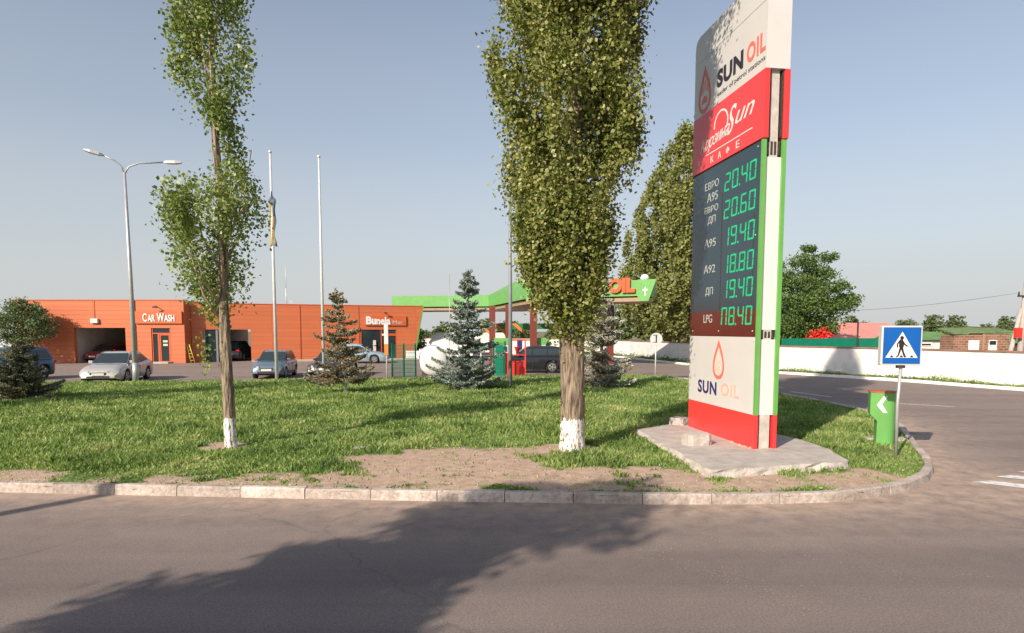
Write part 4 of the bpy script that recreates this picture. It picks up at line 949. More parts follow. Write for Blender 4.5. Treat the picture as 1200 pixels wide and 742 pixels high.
brk = mat('brown_brick', (0.17, 0.075, 0.045), 0.9, 0.0, 5, bump=0.3, col2=(0.36, 0.19, 0.13))
def wrapc(t, tc, b):
    sx = node(t, 'ShaderNodeSeparateXYZ'); ad = node(t, 'ShaderNodeMath', operation='ADD'); cb = node(t, 'ShaderNodeCombineXYZ'); t.links.new(tc.outputs['Object'], sx.inputs[0])
    t.links.new(sx.outputs[0], ad.inputs[0]); t.links.new(sx.outputs[1], ad.inputs[1]); t.links.new(ad.outputs[0], cb.inputs[0]); t.links.new(sx.outputs[2], cb.inputs[1]); t.links.new(cb.outputs[0], b.inputs[0])
def brick_mat():
    m = bpy.data.materials.new('brickwork'); m.use_nodes = True; t = m.node_tree; p = t.nodes['Principled BSDF']; tc = node(t, 'ShaderNodeTexCoord'); mp = node(t, 'ShaderNodeMapping'); mp.inputs['Rotation'].default_value = (R(90), 0, 0)
    b = node(t, 'ShaderNodeTexBrick'); b.inputs['Color1'].default_value = (0.17, 0.075, 0.045, 1); b.inputs['Color2'].default_value = (0.29, 0.14, 0.09, 1); b.inputs['Mortar'].default_value = (0.36, 0.27, 0.2, 1)
    b.inputs['Scale'].default_value = 1; b.inputs['Brick Width'].default_value = 0.36; b.inputs['Row Height'].default_value = 0.14; b.inputs['Mortar Size'].default_value = 0.014
    wrapc(t, tc, b); t.links.new(b.outputs[0], p.inputs['Base Color']); p.inputs['Roughness'].default_value = 0.9; return m
bk = brick_mat()
bs = thing('brick_shed', 'brown brick shed with white door and window behind the white wall', 'shed', (25.0, 36.3, 0), R(-4)); bs.scale = (0.80, 0.5, 1)
MB().box(0, 1.95, 0, 2.6, 0, 2.30).build('wall', bk, bs); MB().box(2.0, 3.75, 0.02, 2.6, 0, 2.36).build('wall', bk, bs)
MB().box(1.93, 2.07, -0.05, 0.1, 0, 2.38).build('pier', mat('pale_brown_render', (0.34, 0.2, 0.14), 0.9, 0.2, 4), bs)
MB().add([(-0.15,-0.25,2.32),(2.0,-0.25,2.42),(3.9,-0.25,2.45),(3.9,2.8,2.62),(2.0,2.8,2.72),(-0.15,2.8,2.62),(-0.15,-0.25,2.38),(2.0,-0.25,2.48),(3.9,-0.25,2.51),(3.9,2.8,2.68),(2.0,2.8,2.78),(-0.15,2.8,2.68)], [(0,1,7,6),(1,2,8,7),(2,3,9,8),(3,4,10,9),(4,5,11,10),(5,0,6,11),(6,7,8,9,10,11),(5,4,3,2,1,0)]).build('roof', mat('mossy_roofing', (0.14, 0.20, 0.08), 0.9, 0.3, 3), bs)
d = MB().box(1.0, 1.72, -0.04, -0.003, 0.3, 1.98).build('door', M['whitewash'], bs)
wd_ = MB().box(2.36, 2.92, -0.03, 0.018, 1.35, 2.0).build('window', M['whitewash'], bs); MB().box(2.42, 2.86, -0.036, -0.031, 1.72, 1.95).build('pane', M['glass'], wd_)
def house(label, loc, sx, sy, hw, hr, wmat, rmat, name='low_house'):
    t = thing(name, label, 'house', loc); MB().box(-sx/2, sx/2, 0, sy, 0, hw).build('wall', wmat, t)
    MB().add([(-sx/2-.2,-.25,hw+.003),(sx/2+.2,-.25,hw+.003),(sx/2+.2,sy+.25,hw+.003),(-sx/2-.2,sy+.25,hw+.003),(-sx/2-.2,sy/2,hr),(sx/2+.2,sy/2,hr)], [(0,1,5,4),(2,3,4,5),(1,2,5),(3,0,4),(3,2,1,0)]).build('roof', rmat, t)
    w2 = MB().box(-0.5, 0.3, -0.04, -0.003, 1.5, hw-0.15).build('window', M['whitewash'], t); MB().box(-0.42, 0.22, -0.046, -0.041, 1.56, hw-0.25).build('pane', M['glass'], w2)
    return t
groof = mat('green_roofing', (0.12, 0.24, 0.08), 0.8, 0.2, 2)
house('small white hut with green roof left of the brick shed', (27.2, 42.0, 0), 3.2, 3, 1.92, 2.45, M['whitewash'], groof)
house('low dark hut with green roof right of the brick shed', (31.0, 40.0, 0), 3.6, 3, 1.75, 2.4, mat('dark_planks', (0.08, 0.06, 0.05), 0.9, 0.3, 5), groof)
up = thing('utility_pole', 'pale concrete utility pole with a raking strut at the right edge', 'pole', (25.6, 32.3, 0))
MB().tube([(0,0,0),(0.05,0,2.6),(0.16,0,6.4)], [0.17,0.14,0.09], 8).build('pole', M['concrete'], up)
MB().tube([(-0.75,0,0),(-0.05,0,3.6)], [0.13,0.09], 8).build('strut', M['concrete'], up)
mb = MB(); mb.box(-0.30, 0.06, -0.1, 0.0, 4.2, 4.28); mb.tube([(-0.26,-0.05,4.28),(-0.26,-0.05,4.45)], 0.04, 6); mb.build('crossarm', M['darkrust'], up)
mb = MB(); mb.box(-0.48, -0.18, -0.34, -0.15, 2.16, 2.66); bx_ = mb.build('meter_box', M['redpaint'], up)
def wire(label, a, b, sag, r_=0.012):
    a, b = Vector(a), Vector(b); pts = [a.lerp(b, t/14)-Vector((0,0,sag*4*(t/14)*(1-t/14))) for t in range(15)]
    o = MB().tube(pts, r_, 4).build('overhead_wire', M['steelgrey']); tag(o, label, 'wire')
wire('thin overhead wire running left from the concrete pole', (25.35, 32.3, 4.4), (24.6, 60, 4.6), 0.5)
wire('second slack wire dropping from the concrete pole to the brick shed', (25.4, 32.3, 3.4), (26.6, 36.0, 2.3), 0.35, 0.01)

# ------------------------------------------------------------------ orange building
def panel_mat():
    m = bpy.data.materials.new('orange_cladding'); m.use_nodes = True; t = m.node_tree; p = t.nodes['Principled BSDF']; tc = node(t, 'ShaderNodeTexCoord'); mp = node(t, 'ShaderNodeMapping'); mp.inputs['Rotation'].default_value = (R(90), 0, 0)
    b = node(t, 'ShaderNodeTexBrick'); b.offset = 0.0; b.inputs['Color1'].default_value = (0.50, 0.135, 0.052, 1); b.inputs['Color2'].default_value = (0.55, 0.152, 0.058, 1); b.inputs['Mortar'].default_value = (0.40, 0.095, 0.034, 1)
    b.inputs['Scale'].default_value = 1; b.inputs['Brick Width'].default_value = 6.0; b.inputs['Row Height'].default_value = 0.34; b.inputs['Mortar Size'].default_value = 0.012; b.inputs['Mortar Smooth'].default_value = 0.3
    n = node(t, 'ShaderNodeTexNoise'); n.inputs['Scale'].default_value = 0.6; n.inputs['Detail'].default_value = 5; t.links.new(tc.outputs['Object'], n.inputs['Vector'])
    r = node(t, 'ShaderNodeValToRGB'); r.color_ramp.elements[0].color = (0.9, 0.88, 0.85, 1); r.color_ramp.elements[1].color = (1.08, 1.08, 1.1, 1); t.links.new(n.outputs[0], r.inputs[0])
    x = node(t, 'ShaderNodeMixRGB', blend_type='MULTIPLY'); x.inputs[0].default_value = 1
    wrapc(t, tc, b); t.links.new(b.outputs[0], x.inputs[1]); t.links.new(r.outputs[0], x.inputs[2]); t.links.new(x.outputs[0], p.inputs['Base Color']); p.inputs['Roughness'].default_value = 0.5
    bp = node(t, 'ShaderNodeBump'); bp.inputs['Strength'].default_value = 0.5; bp.inputs['Distance'].default_value = 0.02; bp.invert = True; t.links.new(b.outputs['Fac'], bp.inputs['Height']); t.links.new(bp.outputs[0], p.inputs['Normal']); return m
OR = panel_mat(); ORD = mat('orange_dark_trim', (0.50, 0.085, 0.02), 0.5, 0.1, 2)
inner_w = mat('pale_interior_plaster', (0.42, 0.40, 0.37), 0.8, 0.15, 1.5)
darkroof = mat('flat_roof_felt', (0.10, 0.09, 0.085), 0.9, 0.2, 2)
# left block: car wash
bd = thing('car_wash_building', 'orange clad single-storey block with open bay and car wash doorway, at the left', 'building', (-38.5, 49.9, 0))
def wall_with(mb, L, H, y0, y1, holes, mi=0, hl=None):
    x = 0
    for (a, b, z0, z1) in sorted(holes):
        if a > x: mb.box(x, a, y0, y1, 0, H, mi)
        mb.box(a, b, y0, y1, z1, H, mi)
        if z0 > 0: mb.box(a, b, y0, y1, 0, z0, mi)
        x = b
    if x < L: mb.box(x, L, y0, y1, 0, H, mi)
mb = MB(); wall_with(mb, 13.05, 4.86, 0, 0.3, [(4.45, 8.45, 0, 2.75), (10.45, 11.95, 0, 2.72)])
mb.box(0, 0.3, 0.3, 12, 0, 4.86); mb.box(12.75, 13.05, 0.3, 12, 0, 4.86); mb.box(0.3, 12.75, 11.7, 12, 0, 4.86)
mb.build('wall', OR, bd); MB().box(0.3, 12.75, 0.3, 11.7, 4.4, 4.6).build('roof', darkroof, bd)
MB().box(-0.03, 13.08, -0.03, 0.33, 4.863, 4.93).build('parapet_cap', ORD, bd)
mb = MB(); mb.box(4.2, 4.4, 0.303, 9, 0, 3.3); mb.box(8.5, 8.7, 0.303, 9, 0, 3.3); mb.box(4.2, 8.7, 9.0, 9.2, 0, 3.3); mb.box(4.2, 8.7, 0.303, 9.2, 3.31, 3.4); mb.build('bay_lining', inner_w, bd)
mb = MB(); mb.box(5.6, 6.3, 8.9, 8.99, 0, 2.2); mb.build('inner_door', M['dark'], bd)
f = MB(); f.box(10.45, 10.55, 0.06, 0.16, 0, 2.72); f.box(11.86, 11.95, 0.06, 0.16, 0, 2.72); f.box(10.55, 11.86, 0.06, 0.16, 2.28, 2.36); f.box(10.92, 11.06, 0.05, 0.17, 0, 2.28)
o = f.build('door_frame', ORD, bd)
MB().box(10.55, 11.86, 0.11, 0.13, 2.36, 2.72).build('pane', M['glass'], o); MB().box(10.55, 10.92, 0.11, 0.13, 0, 2.28).build('pane', M['glass'], o)
dr = MB(); dr.box(11.06, 11.16, 0.07, 0.14, 0.02, 2.28); dr.box(11.76, 11.86, 0.07, 0.14, 0.02, 2.28); dr.box(11.16, 11.76, 0.07, 0.14, 0.02, 0.16); dr.box(11.16, 11.76, 0.07, 0.14, 2.16, 2.28)
o = dr.build('door', ORD, bd); MB().box(11.16, 11.76, 0.10, 0.12, 0.16, 2.16).build('pane', M['glass'], o)
MB().box(11.30, 11.66, 0.085, 0.098, 1.62, 1.78).box(11.30, 11.66, 0.085, 0.098, 1.34, 1.5).build('notice', mat('pale_notice', (0.45, 0.55, 0.4), 0.6, 0.3, 12), o)
MB().box(10.5, 12.0, -0.65, -0.003, 0, 0.12).build('doorstep', M['concrete'], bd)
sg = MB().box(9.35, 12.95, -0.16, -0.003, 3.08, 4.02).build('sign_box', mat('sign_backing', (0.52, 0.11, 0.03), 0.5, 0.1, 2), bd)
mb = MB(); add_text(mb, 'C', 9.95, 10.28, 3.22, 3.86, -0.16, 0.05, 0, bold=0.02); add_text(mb, 'AR', 10.34, 10.90, 3.22, 3.76, -0.16, 0.05, 0, bold=0.02); add_text(mb, 'W', 11.05, 11.62, 3.22, 3.88, -0.16, 0.05, 0, bold=0.02); add_text(mb, 'ASH', 11.62, 12.42, 3.22, 3.76, -0.16, 0.05, 0, bold=0.02)
mb.build('lettering', M['whitewash'], sg)
MB().tube([(11.1,-0.02,4.32),(11.1,-0.45,4.42),(11.1,-0.50,4.36)], 0.03, 6).box(10.95, 11.25, -0.58, -0.42, 4.26, 4.38).build('lamp_arm', M['dark'], bd)
o = MB().box(5.9, 6.45, -0.22, -0.003, 3.12, 3.46).build('flood_light', M['steelpale'], bd)
MB().tube([(6.15,-0.04,3.46),(6.15,-0.04,4.86)], 0.018, 5).tube([(9.25,-0.05,0),(9.25,-0.05,4.86)], 0.05, 6).build('pipe', ORD, bd)
# right block
a0 = math.atan2(6.2, 16.8); rbk = thing('filling_station_shop', 'long orange clad block with drive-through bay and shop door, ending in a slanted corner', 'building', (-25.42, 50.9, 0), a0)
L = 18.55; mb = MB(); x_sl = 18.0
wall_with(mb, 17.3, 4.66, 0, 0.3, [(0.85, 4.35, 0, 2.62), (13.15, 16.3, 0, 2.62)])
mb.xz([(17.3,0),(17.75,0),(18.6,4.66),(17.3,4.66)], 0.3, 0.0)
mb.box(0, 0.3, 0.3, 9, 0, 4.66); mb.xz([(17.45,0),(17.74,0),(18.59,4.66),(18.3,4.66)], 9, 0.303)
wall_b = [(1.2, 4.8, 0, 2.7)]; mb2 = MB(); wall_with(mb2, 17.9, 4.66, 9, 9.3, wall_b); mb.add(mb2.v, mb2.f)
mb.build('wall', OR, rbk)
MB().box(0.3, 17.6, 0.303, 9, 4.3, 4.5).build('roof', darkroof, rbk); MB().box(-0.02, 18.62, -0.03, 0.33, 4.663, 4.73).build('parapet_cap', ORD, rbk)
MB().xz([(17.753,0),(17.86,0),(18.73,4.73),(18.625,4.73)], 0.3, -0.03).build('green_edge', M['greenedge'], rbk)
mb = MB(); mb.box(5.0, 5.2, 0.303, 9, 0, 3.1); mb.box(0.85, 5.0, 0.303, 9, 3.1, 3.2); mb.build('bay_lining', M['steelgrey'], rbk)
mb = MB(); mb.box(0.86, 0.98, 0.05, 0.2, 0, 2.62); mb.box(1.75, 1.9, 0.05, 0.2, 0, 2.62); gf = mb.build('window_frame', M['steelgrey'], rbk); MB().box(0.98, 1.75, 0.10, 0.12, 0, 2.62).build('pane', M['glass'], gf)
mb = MB(); mb.box(13.15, 13.25, 0.04, 0.16, 0, 2.62); mb.box(14.9, 14.98, 0.04, 0.16, 0, 2.62); mb.box(16.2, 16.3, 0.04, 0.16, 0, 2.62); mb.box(14.98, 16.2, 0.04, 0.16, 2.08, 2.28); gf = mb.build('window_frame', ORD, rbk)
MB().box(13.25, 14.9, 0.10, 0.12, 0, 2.62).build('pane', M['glass'], gf); dd_ = MB().box(14.98, 16.2, 0.10, 0.13, 0.0, 2.08).build('door', M['glass'], rbk); MB().box(14.98, 16.2, 0.10, 0.12, 2.28, 2.62).build('pane', M['glass'], gf)
MB().box(15.0, 15.5, 0.02, 0.04, 2.09, 2.27).build('notice', M['whitewash'], rbk)
mb = MB(); mb.box(14.2, 14.45, -0.03, -0.01, 0.6, 1.7); mb.tube([(14.32,-0.02,1.3),(14.32,-0.02,1.31)], 0.2, 10); mb.build('poster', M['white'], gf)
sg = MB().box(13.55, 17.1, -0.14, -0.003, 2.98, 3.82).build('sign_box', bpy.data.materials['sign_backing'], rbk)
mb = MB(); add_text(mb, 'Bu', 13.62, 14.50, 3.06, 3.76, -0.14, 0.05, 0, bold=0.05); add_text(mb, 'nela', 14.48, 15.72, 3.06, 3.72, -0.14, 0.05, 0, bold=0.035); add_text(mb, 'Mar', 15.92, 16.8, 3.12, 3.42, -0.14, 0.02, 1)
mb.build('lettering', [M['whitewash'], M['label']], sg)
MB().tube([(15.3,-0.02,4.05),(15.3,-0.4,4.12)], 0.03, 6).box(15.15, 15.4, -0.5, -0.36, 4.0, 4.12).build('lamp_arm', M['dark'], rbk)
MB().tube([(8.2,-0.04,0),(8.2,-0.04,4.66)], 0.02, 5).tube([(13.0,-0.04,0),(13.0,-0.04,4.66)], 0.015, 5).build('pipe', ORD, rbk)
mb = MB(); mb.tube([(7.2,1.5,4.5),(7.2,1.5,6.1)], 0.045, 6); mb.tube([(7.2,1.5,6.1),(7.2,1.5,8.0)], 0.02, 5); mb.box(7.45, 7.7, 1.4, 1.6, 4.5, 5.1); mb.build('mast', M['steelpale'], rbk)
# dark kerb plinth / pale strip before the shop
o = MB().box(4.4, 17.9, -1.0, -0.003, 0, 0.13).build('plinth', M['concrete'], rbk)
# a yellow ladder/gate against the shaded return
ld = thing('yellow_ladder', 'small yellow frame leaning at the shaded corner of the orange building', 'ladder', (-25.3, 50.05, 0))
mb = MB(); mb.tube([(0.15,0.1,0),(-0.15,0.1,1.45)], 0.035, 6); mb.tube([(0.45,0.1,0),(0.05,0.1,1.45)], 0.035, 6)
for k in range(5): mb.tube([(0.13-0.055*k,0.1,0.2+0.27*k),(0.41-0.07*k,0.1,0.2+0.27*k)], 0.02, 5)
mb.build('frame', M['yellow'], ld)
# pale building past the left corner
pb = thing('pale_building', 'pale bluish building just past the left end of the car wash', 'building', (-60, 56, 0))
MB().box(0, 19.5, 0, 8, 0, 2.9).build('wall', mat('pale_blue_render', (0.50, 0.55, 0.60), 0.8, 0.1, 1), pb); MB().box(-0.3, 19.8, -0.3, 8.3, 2.903, 3.05).build('roof', M['steel'], pb)

# ------------------------------------------------------------------ fuel canopy
cp = thing('fuel_canopy', 'flat green filling station canopy on dark red columns with OIL in orange letters', 'canopy', (0,0,0))
FR = [(-11.56,62),(-2.2,60.2),(1.0,46.2),(9.05,42)]; BKp = [(10.0,45.0),(4.2,50.5),(1.5,65),(-11.0,67)]
poly = FR+BKp
fz0, fz1 = 4.80, 5.84
mb = MB(); n = len(poly); INp = inner(poly, 0.25)
for i in range(n):
    a, b = poly[i], poly[(i+1) % n]; c, d = INp[(i+1) % n], INp[i]
    mb.add([(*a,fz0),(*b,fz0),(*c,fz0),(*d,fz0),(*a,fz1),(*b,fz1),(*c,fz1),(*d,fz1)], [(0,1,5,4),(2,3,7,6),(4,5,6,7),(3,2,1,0)])
mb.build('fascia', M['green'], cp)
MB().prism(INp, 4.45, 4.72).build('soffit', M['tan'], cp)
MB().prism(INp, 5.35, 5.5).build('roof_deck', M['steel'], cp)
# raised light green slope behind the near corner
o = MB().add([(-2.2,60.5,5.84),(1.2,46.6,5.84),(3.2,51.0,6.4),(0.8,48.5,6.5)], [(0,1,3),(0,3,2),(1,2,3)]).build('roof_slope', M['green'], cp)
dv = Vector((9.05-1.0, 42-46.2)); Lf = dv.length; af = math.atan2(dv.y, dv.x)
MB().xz([(Lf-0.75,4.45),(Lf-0.15,4.45),(Lf+0.35,5.86),(Lf-0.9,5.86),(Lf-0.9,4.8)], -0.06, -0.003).build('end_panel', M['green'], cp, (1.0,46.2,0), af)
mb = MB(); add_text(mb, 'OIL', 6.2, 8.05, 5.02, 6.0, -0.05, 0.16, 0, bold=0.06); mb.build('lettering', M['orangeletter'], cp, (1.0,46.2,0), af)
mb = MB(); add_text(mb, 'SUN', 2.6, 5.6, 4.98, 6.12, -0.05, 0.16, 0, bold=0.06); mb.build('lettering', M['black'], cp, (1.0,46.2,0), af)
mb = MB(); mb.xz([(Lf-0.42,4.80),(Lf-0.34,4.80),(Lf-0.34,5.10),(Lf-0.20,5.14),(Lf-0.22,5.24),(Lf-0.30,5.22),(Lf-0.36,5.42),(Lf-0.44,5.22),(Lf-0.54,5.24),(Lf-0.56,5.14),(Lf-0.42,5.10)], -0.075, -0.06); mb.build('emblem', M['whitewash'], cp, (1.0,46.2,0), af)
MB().lathe([(0.28,5.84),(0.30,6.0),(0.2,6.18),(0.02,6.24)], 12, 8.75, 42.6).build('roof_vent', M['whitewash'], cp)
def pcol(px, Y): return ((px-600)/750*Y*1.0, Y)
for px, Y, wd in ((577, 50, 0.46), (595, 49, 0.36), (625, 47, 0.5), (664, 47, 0.45), (715, 49, 0.45)):
    x, y = pcol(px, Y); MB().box(x-wd/2, x+wd/2, y-wd/2, y+wd/2, 0, 4.45).build('column', M['column'], cp)
x0, _ = pcol(562, 51); x1, _ = pcol(660, 51)
MB().box(x0, x1, 51, 51.3, 2.65, 3.1).build('cross_beam', M['greendark'], cp)
mb = MB()
for px, Y in ((577,50.9),(595,50.9),(618,50.9)):
    x, y = pcol(px, Y); mb.xz([(x-1.3,3.1),(x-0.9,3.1),(x-0.25,2.5),(x-0.25,2.25)], 50.9, 50.99)
mb.build('brackets', M['amber'], cp)

# ------------------------------------------------------------------ forecourt things
def pump(label, loc, rz=0):
    t = thing('fuel_pump', label, 'fuel pump', loc, rz, 'fuel pumps under the canopy')
    o = MB().box(-0.5, 0.5, -0.28, 0.28, 0.12, 1.5).build('cabinet', M['white'], t); bevel(o, 0.04); MB().box(-0.42, 0.42, -0.29, -0.282, 1.0, 1.4).build('screen', M['dark'], t)
    o = MB().box(-0.55, 0.55, -0.3, 0.3, 1.503, 2.0).build('top_panel', M['green'], t); bevel(o, 0.04)
    MB().box(-0.42, 0.42, -0.29, -0.282, 0.2, 0.55).build('lower_panel', M['redpaint'], t)
    mb = MB(); mb.tube([(0.53,0,1.3),(0.68,0,1.0),(0.66,0,0.5),(0.53,0,0.4)], 0.025, 6); mb.box(0.5, 0.6, -0.05, 0.05, 1.1, 1.35); mb.build('hose', M['rubber'], t)
    MB().box(-1.1, 1.1, -0.5, 0.5, 0.004, 0.12).build('island', M['concrete'], t)
    return t
pump('white and green fuel pump left of the dark car, half hidden by the fence', (-0.75, 46.0, 0)); pump('white and green fuel pump showing above the roof of the dark car', (2.0, 47.5, 0)); pump('fuel pump with a green top near the thick poplar trunk', (4.1, 48.5, 0))
# green and red things round the small enclosure
def mesh_fence(name, label, p0, p1, h, m, n=3):
    a, b = Vector(p0), Vector(p1); L_ = (b-a).length; t = thing(name, label, 'fence', (*p0, 0.06), math.atan2(b.y-a.y, b.x-a.x)); mb = MB()
    nb = int(L_/0.06)
    for i in range(nb+1): x = L_*i/nb; mb.box(x-0.007, x+0.007, -0.007, 0.007, 0.05, h)
    for k in range(9): z = 0.08+(h-0.12)*k/8; mb.box(0, L_, -0.012, -0.0075, z-0.009, z+0.009)
    mb.build('mesh_panel', m, t)
    for i in range(n): x = L_*i/(n-1); MB().box(x-0.035, x+0.035, 0.008, 0.075, 0, h+0.06).build('post', m, t)
    return t
mesh_fence('mesh_fence', 'dark green mesh fence panel left of the white gas tank', (-6.15, 32.9), (-5.05, 33.6), 1.75, M['greenfence'], 3)
mesh_fence('mesh_fence', 'green mesh panel between the silvery spruce and the red cage', (-0.95, 33.2), (-0.35, 33.5), 1.85, M['greenfence'], 2)
MB_ = MB(); o = MB().box(-0.9, -0.45, 34.2, 34.5, 0, 1.75).build('green_cabinet', M['greenfence']); bevel(o, 0.02); tag(o, 'upright dark green cabinet beside the silvery spruce', 'cabinet')
o = MB().box(-0.42, -0.18, 33.6, 33.7, 0.05, 1.35).build('red_board', M['redpaint']); bevel(o, 0.01); tag(o, 'narrow red board right of the green cabinet', 'board')
rc = thing('red_cage', 'red metal cage with a solid red lower panel in front of the dark car', 'cage', (-0.05, 34.8, 0))
MB().box(0.03, 0.77, -0.02, 0.0, 0.06, 0.80).build('panel', M['redpaint'], rc)
mb = MB()
for x in (0.0, 0.77):
    for y in (0, 0.7): mb.box(x-0.02, x+0.03, y-0.025, y+0.025, 0, 2.05)
for z in (0.82, 1.18, 2.0):
    mb.box(0, 0.8, -0.02, 0.02, z, z+0.04); mb.box(0, 0.8, 0.68, 0.72, z, z+0.04)
mb.box(0.0, 0.03, 0, 0.7, 1.98, 2.02); mb.box(0.77, 0.8, 0, 0.7, 1.98, 2.02)
mb.build('frame', M['redpaint'], rc)
ec = thing('fire_bucket_stand', 'red conical fire bucket on a white board inside the red cage', 'fire bucket', (0.3, 35.1, 1.18))
MB().lathe([(0.05,0.1),(0.18,0.45),(0.19,0.46)], 12).build('bucket', M['redpaint'], ec); MB().box(-0.3, 0.0, 0.1, 0.14, 0.0, 0.4).build('board', M['whitewash'], ec)
# gas tank seen end-on
tk = thing('gas_tank', 'white cylindrical gas tank with domed end lying on low saddles', 'tank', (-4.15, 33.8, 0), R(8))
mb = MB(); prof = []; 
for k in range(9): a = math.pi/2*k/8; prof.append((0.78*math.sin(a)+0.001, -0.32*math.cos(a)))
pts = [(0, y, 0.92) for r_, y in prof]+[(0, 4.2, 0.92), (0, 4.5, 0.92)]; mb.tube(pts, [max(r_, 0.01) for r_, y in prof]+[0.78, 0.35], 28)
mb.build('shell', M['whitewash'], tk); MB().box(-0.6, 0.6, 0.3, 0.55, 0, 0.5).build('saddle', M['concrete'], tk); MB().box(-0.6, 0.6, 3.2, 3.45, 0, 0.5).build('saddle', M['concrete'], tk)
sh_ = thing('white_awning', 'low white awning shelter on thin posts behind the gas tank', 'shelter', (-7.6, 58.5, 0))
MB().add([(0,0,1.5),(7.2,0,1.5),(6.8,3,2.35),(0.3,3,2.35),(0,0,1.35),(7.2,0,1.35),(6.8,3,2.2),(0.3,3,2.2)], [(0,1,2,3),(7,6,5,4),(0,4,5,1),(1,5,6,2),(2,6,7,3),(3,7,4,0)]).build('roof', M['whitewash'], sh_)
for x in (0.1, 2.4, 4.7, 7.0): MB().box(x, x+0.1, 0.02, 0.12, 0, 1.36).build('post', M['whitewash'], sh_)
o = MB().box(-9.5, -3.5, 56.8, 57.0, 0, 0.75).build('low_wall', M['whitewash']); tag(o, 'low pale wall in front of the white awning', 'wall')
# back wall with tan coping, and painted boards before it
bw = thing('rear_wall', 'low white wall with tan coping running behind the fuel pumps', 'wall', (0,0,0))
MB().box(-6.5, 7.0, 76.0, 76.2, 0, 1.35).build('panel', M['whitewash'], bw); MB().box(-6.5, 7.0, 75.95, 76.25, 1.352, 1.6).build('coping', mat('tan_coping', (0.40, 0.31, 0.22), 0.8, 0.15, 2), bw)
for (px, Y, wd, z0, z1, m_, lb_) in ((641, 58, 0.62, 0.4, 1.5, 'greenfence', 'small teal board standing right of the fuel pumps'), (634, 57, 0.8, 0.2, 1.0, 'green', 'bright green low box behind the dark car'), (609, 56, 0.45, 0.9, 1.75, 'navy', 'small dark blue board behind the pumps')):
    x = (px-600)/750*Y; o = MB().box(x-wd/2, x+wd/2, Y, Y+0.2, 0.0, z1).build('notice_board', M[m_]); bevel(o, 0.02); tag(o, lb_, 'board')

# ------------------------------------------------------------------ poles
lp_ = thing('street_lamp', 'tall galvanised street lamp with one short and one long arm', 'street lamp', (-17.8, 30.2, 0.1))
MB().tube([(0,0,0),(-0.02,0,5),(-0.06,0,9.7)], [0.115,0.09,0.055], 12).build('pole', M['steel'], lp_)
MB().tube([(0,0,0),(0,0,0.9)], [0.14,0.13], 12).build('base_sleeve', M['steel'], lp_)
MB().tube([(-0.06,0,9.6),(-0.16,-.05,9.95),(-0.42,-.15,10.2),(-0.85,-.35,10.38)], 0.035, 8).build('arm', M['steel'], lp_)
MB().tube([(-0.06,0,9.6),(0.12,0.05,9.95),(0.5,0.2,10.14),(1.6,0.45,10.26)], 0.035, 8).build('arm', M['steel'], lp_)
def head(x, y, z, dx, dy, dz): 
    d = Vector((dx, dy, dz)).normalized(); s = Vector((-d.y, d.x, 0)).normalized(); u = d.cross(s); vs = []
    for k, (t, w_, h) in enumerate(((0,0.05,0.04),(0.15,0.13,0.06),(0.5,0.15,0.065),(0.75,0.09,0.03))):
        c = Vector((x, y, z))+d*t
        for a, b in ((-1,-1),(1,-1),(1,1),(-1,1)): vs.append(c+s*a*w_+u*b*h)
    return MB().add(vs, [[i*4+k, i*4+(k+1) % 4, (i+1)*4+(k+1) % 4, (i+1)*4+k] for i in range(3) for k in range(4)]+[[0,3,2,1],[12,13,14,15]]).build('lamp_head', M['steelpale'], lp_)
head(-0.8, -.33, 10.37, -0.5, -0.25, 0.12); head(1.55, 0.44, 10.25, 1, 0.22, 0.04)
fp = thing('flagpole', 'white flagpole with a limp yellow and blue flag, taller and further left', 'flagpole', (-11.75, 31.9, 0.1))
MB().tube([(0,0,0),(0,0,5.5),(0,0,11.0)], [0.085,0.07,0.05], 12).build('pole', M['steelpale'], fp); MB().lathe([(0.05,11.0),(0.085,11.03),(0.085,11.1),(0.02,11.14)], 12).build('cap', M['steelpale'], fp)
mb = MB(); vs = []; nz = 16
for i in range(nz+1):
    z = 9.2-2.6*i/nz
    for j in range(7): x = 0.05+(-0.13+0.05*j)*(1 if i > 1 else 0.4)*(1+0.25*math.sin(i*0.9)); y = 0.06*math.sin(j*1.9+i*0.5)-0.05; vs.append((x-0.03, y, z-abs(j-3)*0.03))
fs = [[i*7+j, i*7+j+1, (i+1)*7+j+1, (i+1)*7+j] for i in range(nz) for j in range(6)]
mb.add(vs, fs, 0, True)
for i in range(len(mb.f)): mb.mi[i] = 0 if (i % 6) < 3 and i//6 > 2 else (0 if i//6 > 5 and (i % 6) < 4 else 1)
o = mb.build('flag', [mat('flag_yellow', (0.42, 0.31, 0.09), 0.8, 0.1, 3), mat('flag_blue', (0.10, 0.13, 0.2), 0.8, 0.1, 3)], fp)
sm_ = o.modifiers.new('cloth_thickness', 'SOLIDIFY'); sm_.thickness = 0.006
fp2 = thing('flagpole', 'bare white flagpole beside the brownish spruce', 'flagpole', (-9.3, 31.6, 0.1))
MB().tube([(0,0,0),(0,0,5.5),(0,0,10.7)], [0.08,0.065,0.045], 12).build('pole', M['steelpale'], fp2); MB().lathe([(0.05,10.7),(0.08,10.73),(0.08,10.8),(0.02,10.84)], 12).build('cap', M['steelpale'], fp2)
gp = thing('grey_post', 'dark grey metal post rising into the crown left of the thick poplar', 'post', (-0.07, 26.6, 0.12)); MB().tube([(0,0,0),(0,0,4.0),(-0.02,0,8.2)], [0.085,0.075,0.06], 12).build('pole', M['steelgrey'], gp); MB().lathe([(0.06,8.2),(0.09,8.22),(0.02,8.3)], 10).build('cap', M['steelgrey'], gp)
sp = thing('sign_post', 'thin grey post with a narrow upright plate left of the mesh fence', 'sign post', (-6.25, 31.9, 0.1)); MB().tube([(0,0,0),(0,0,2.75)], 0.035, 8).build('post', M['steelpale'], sp)
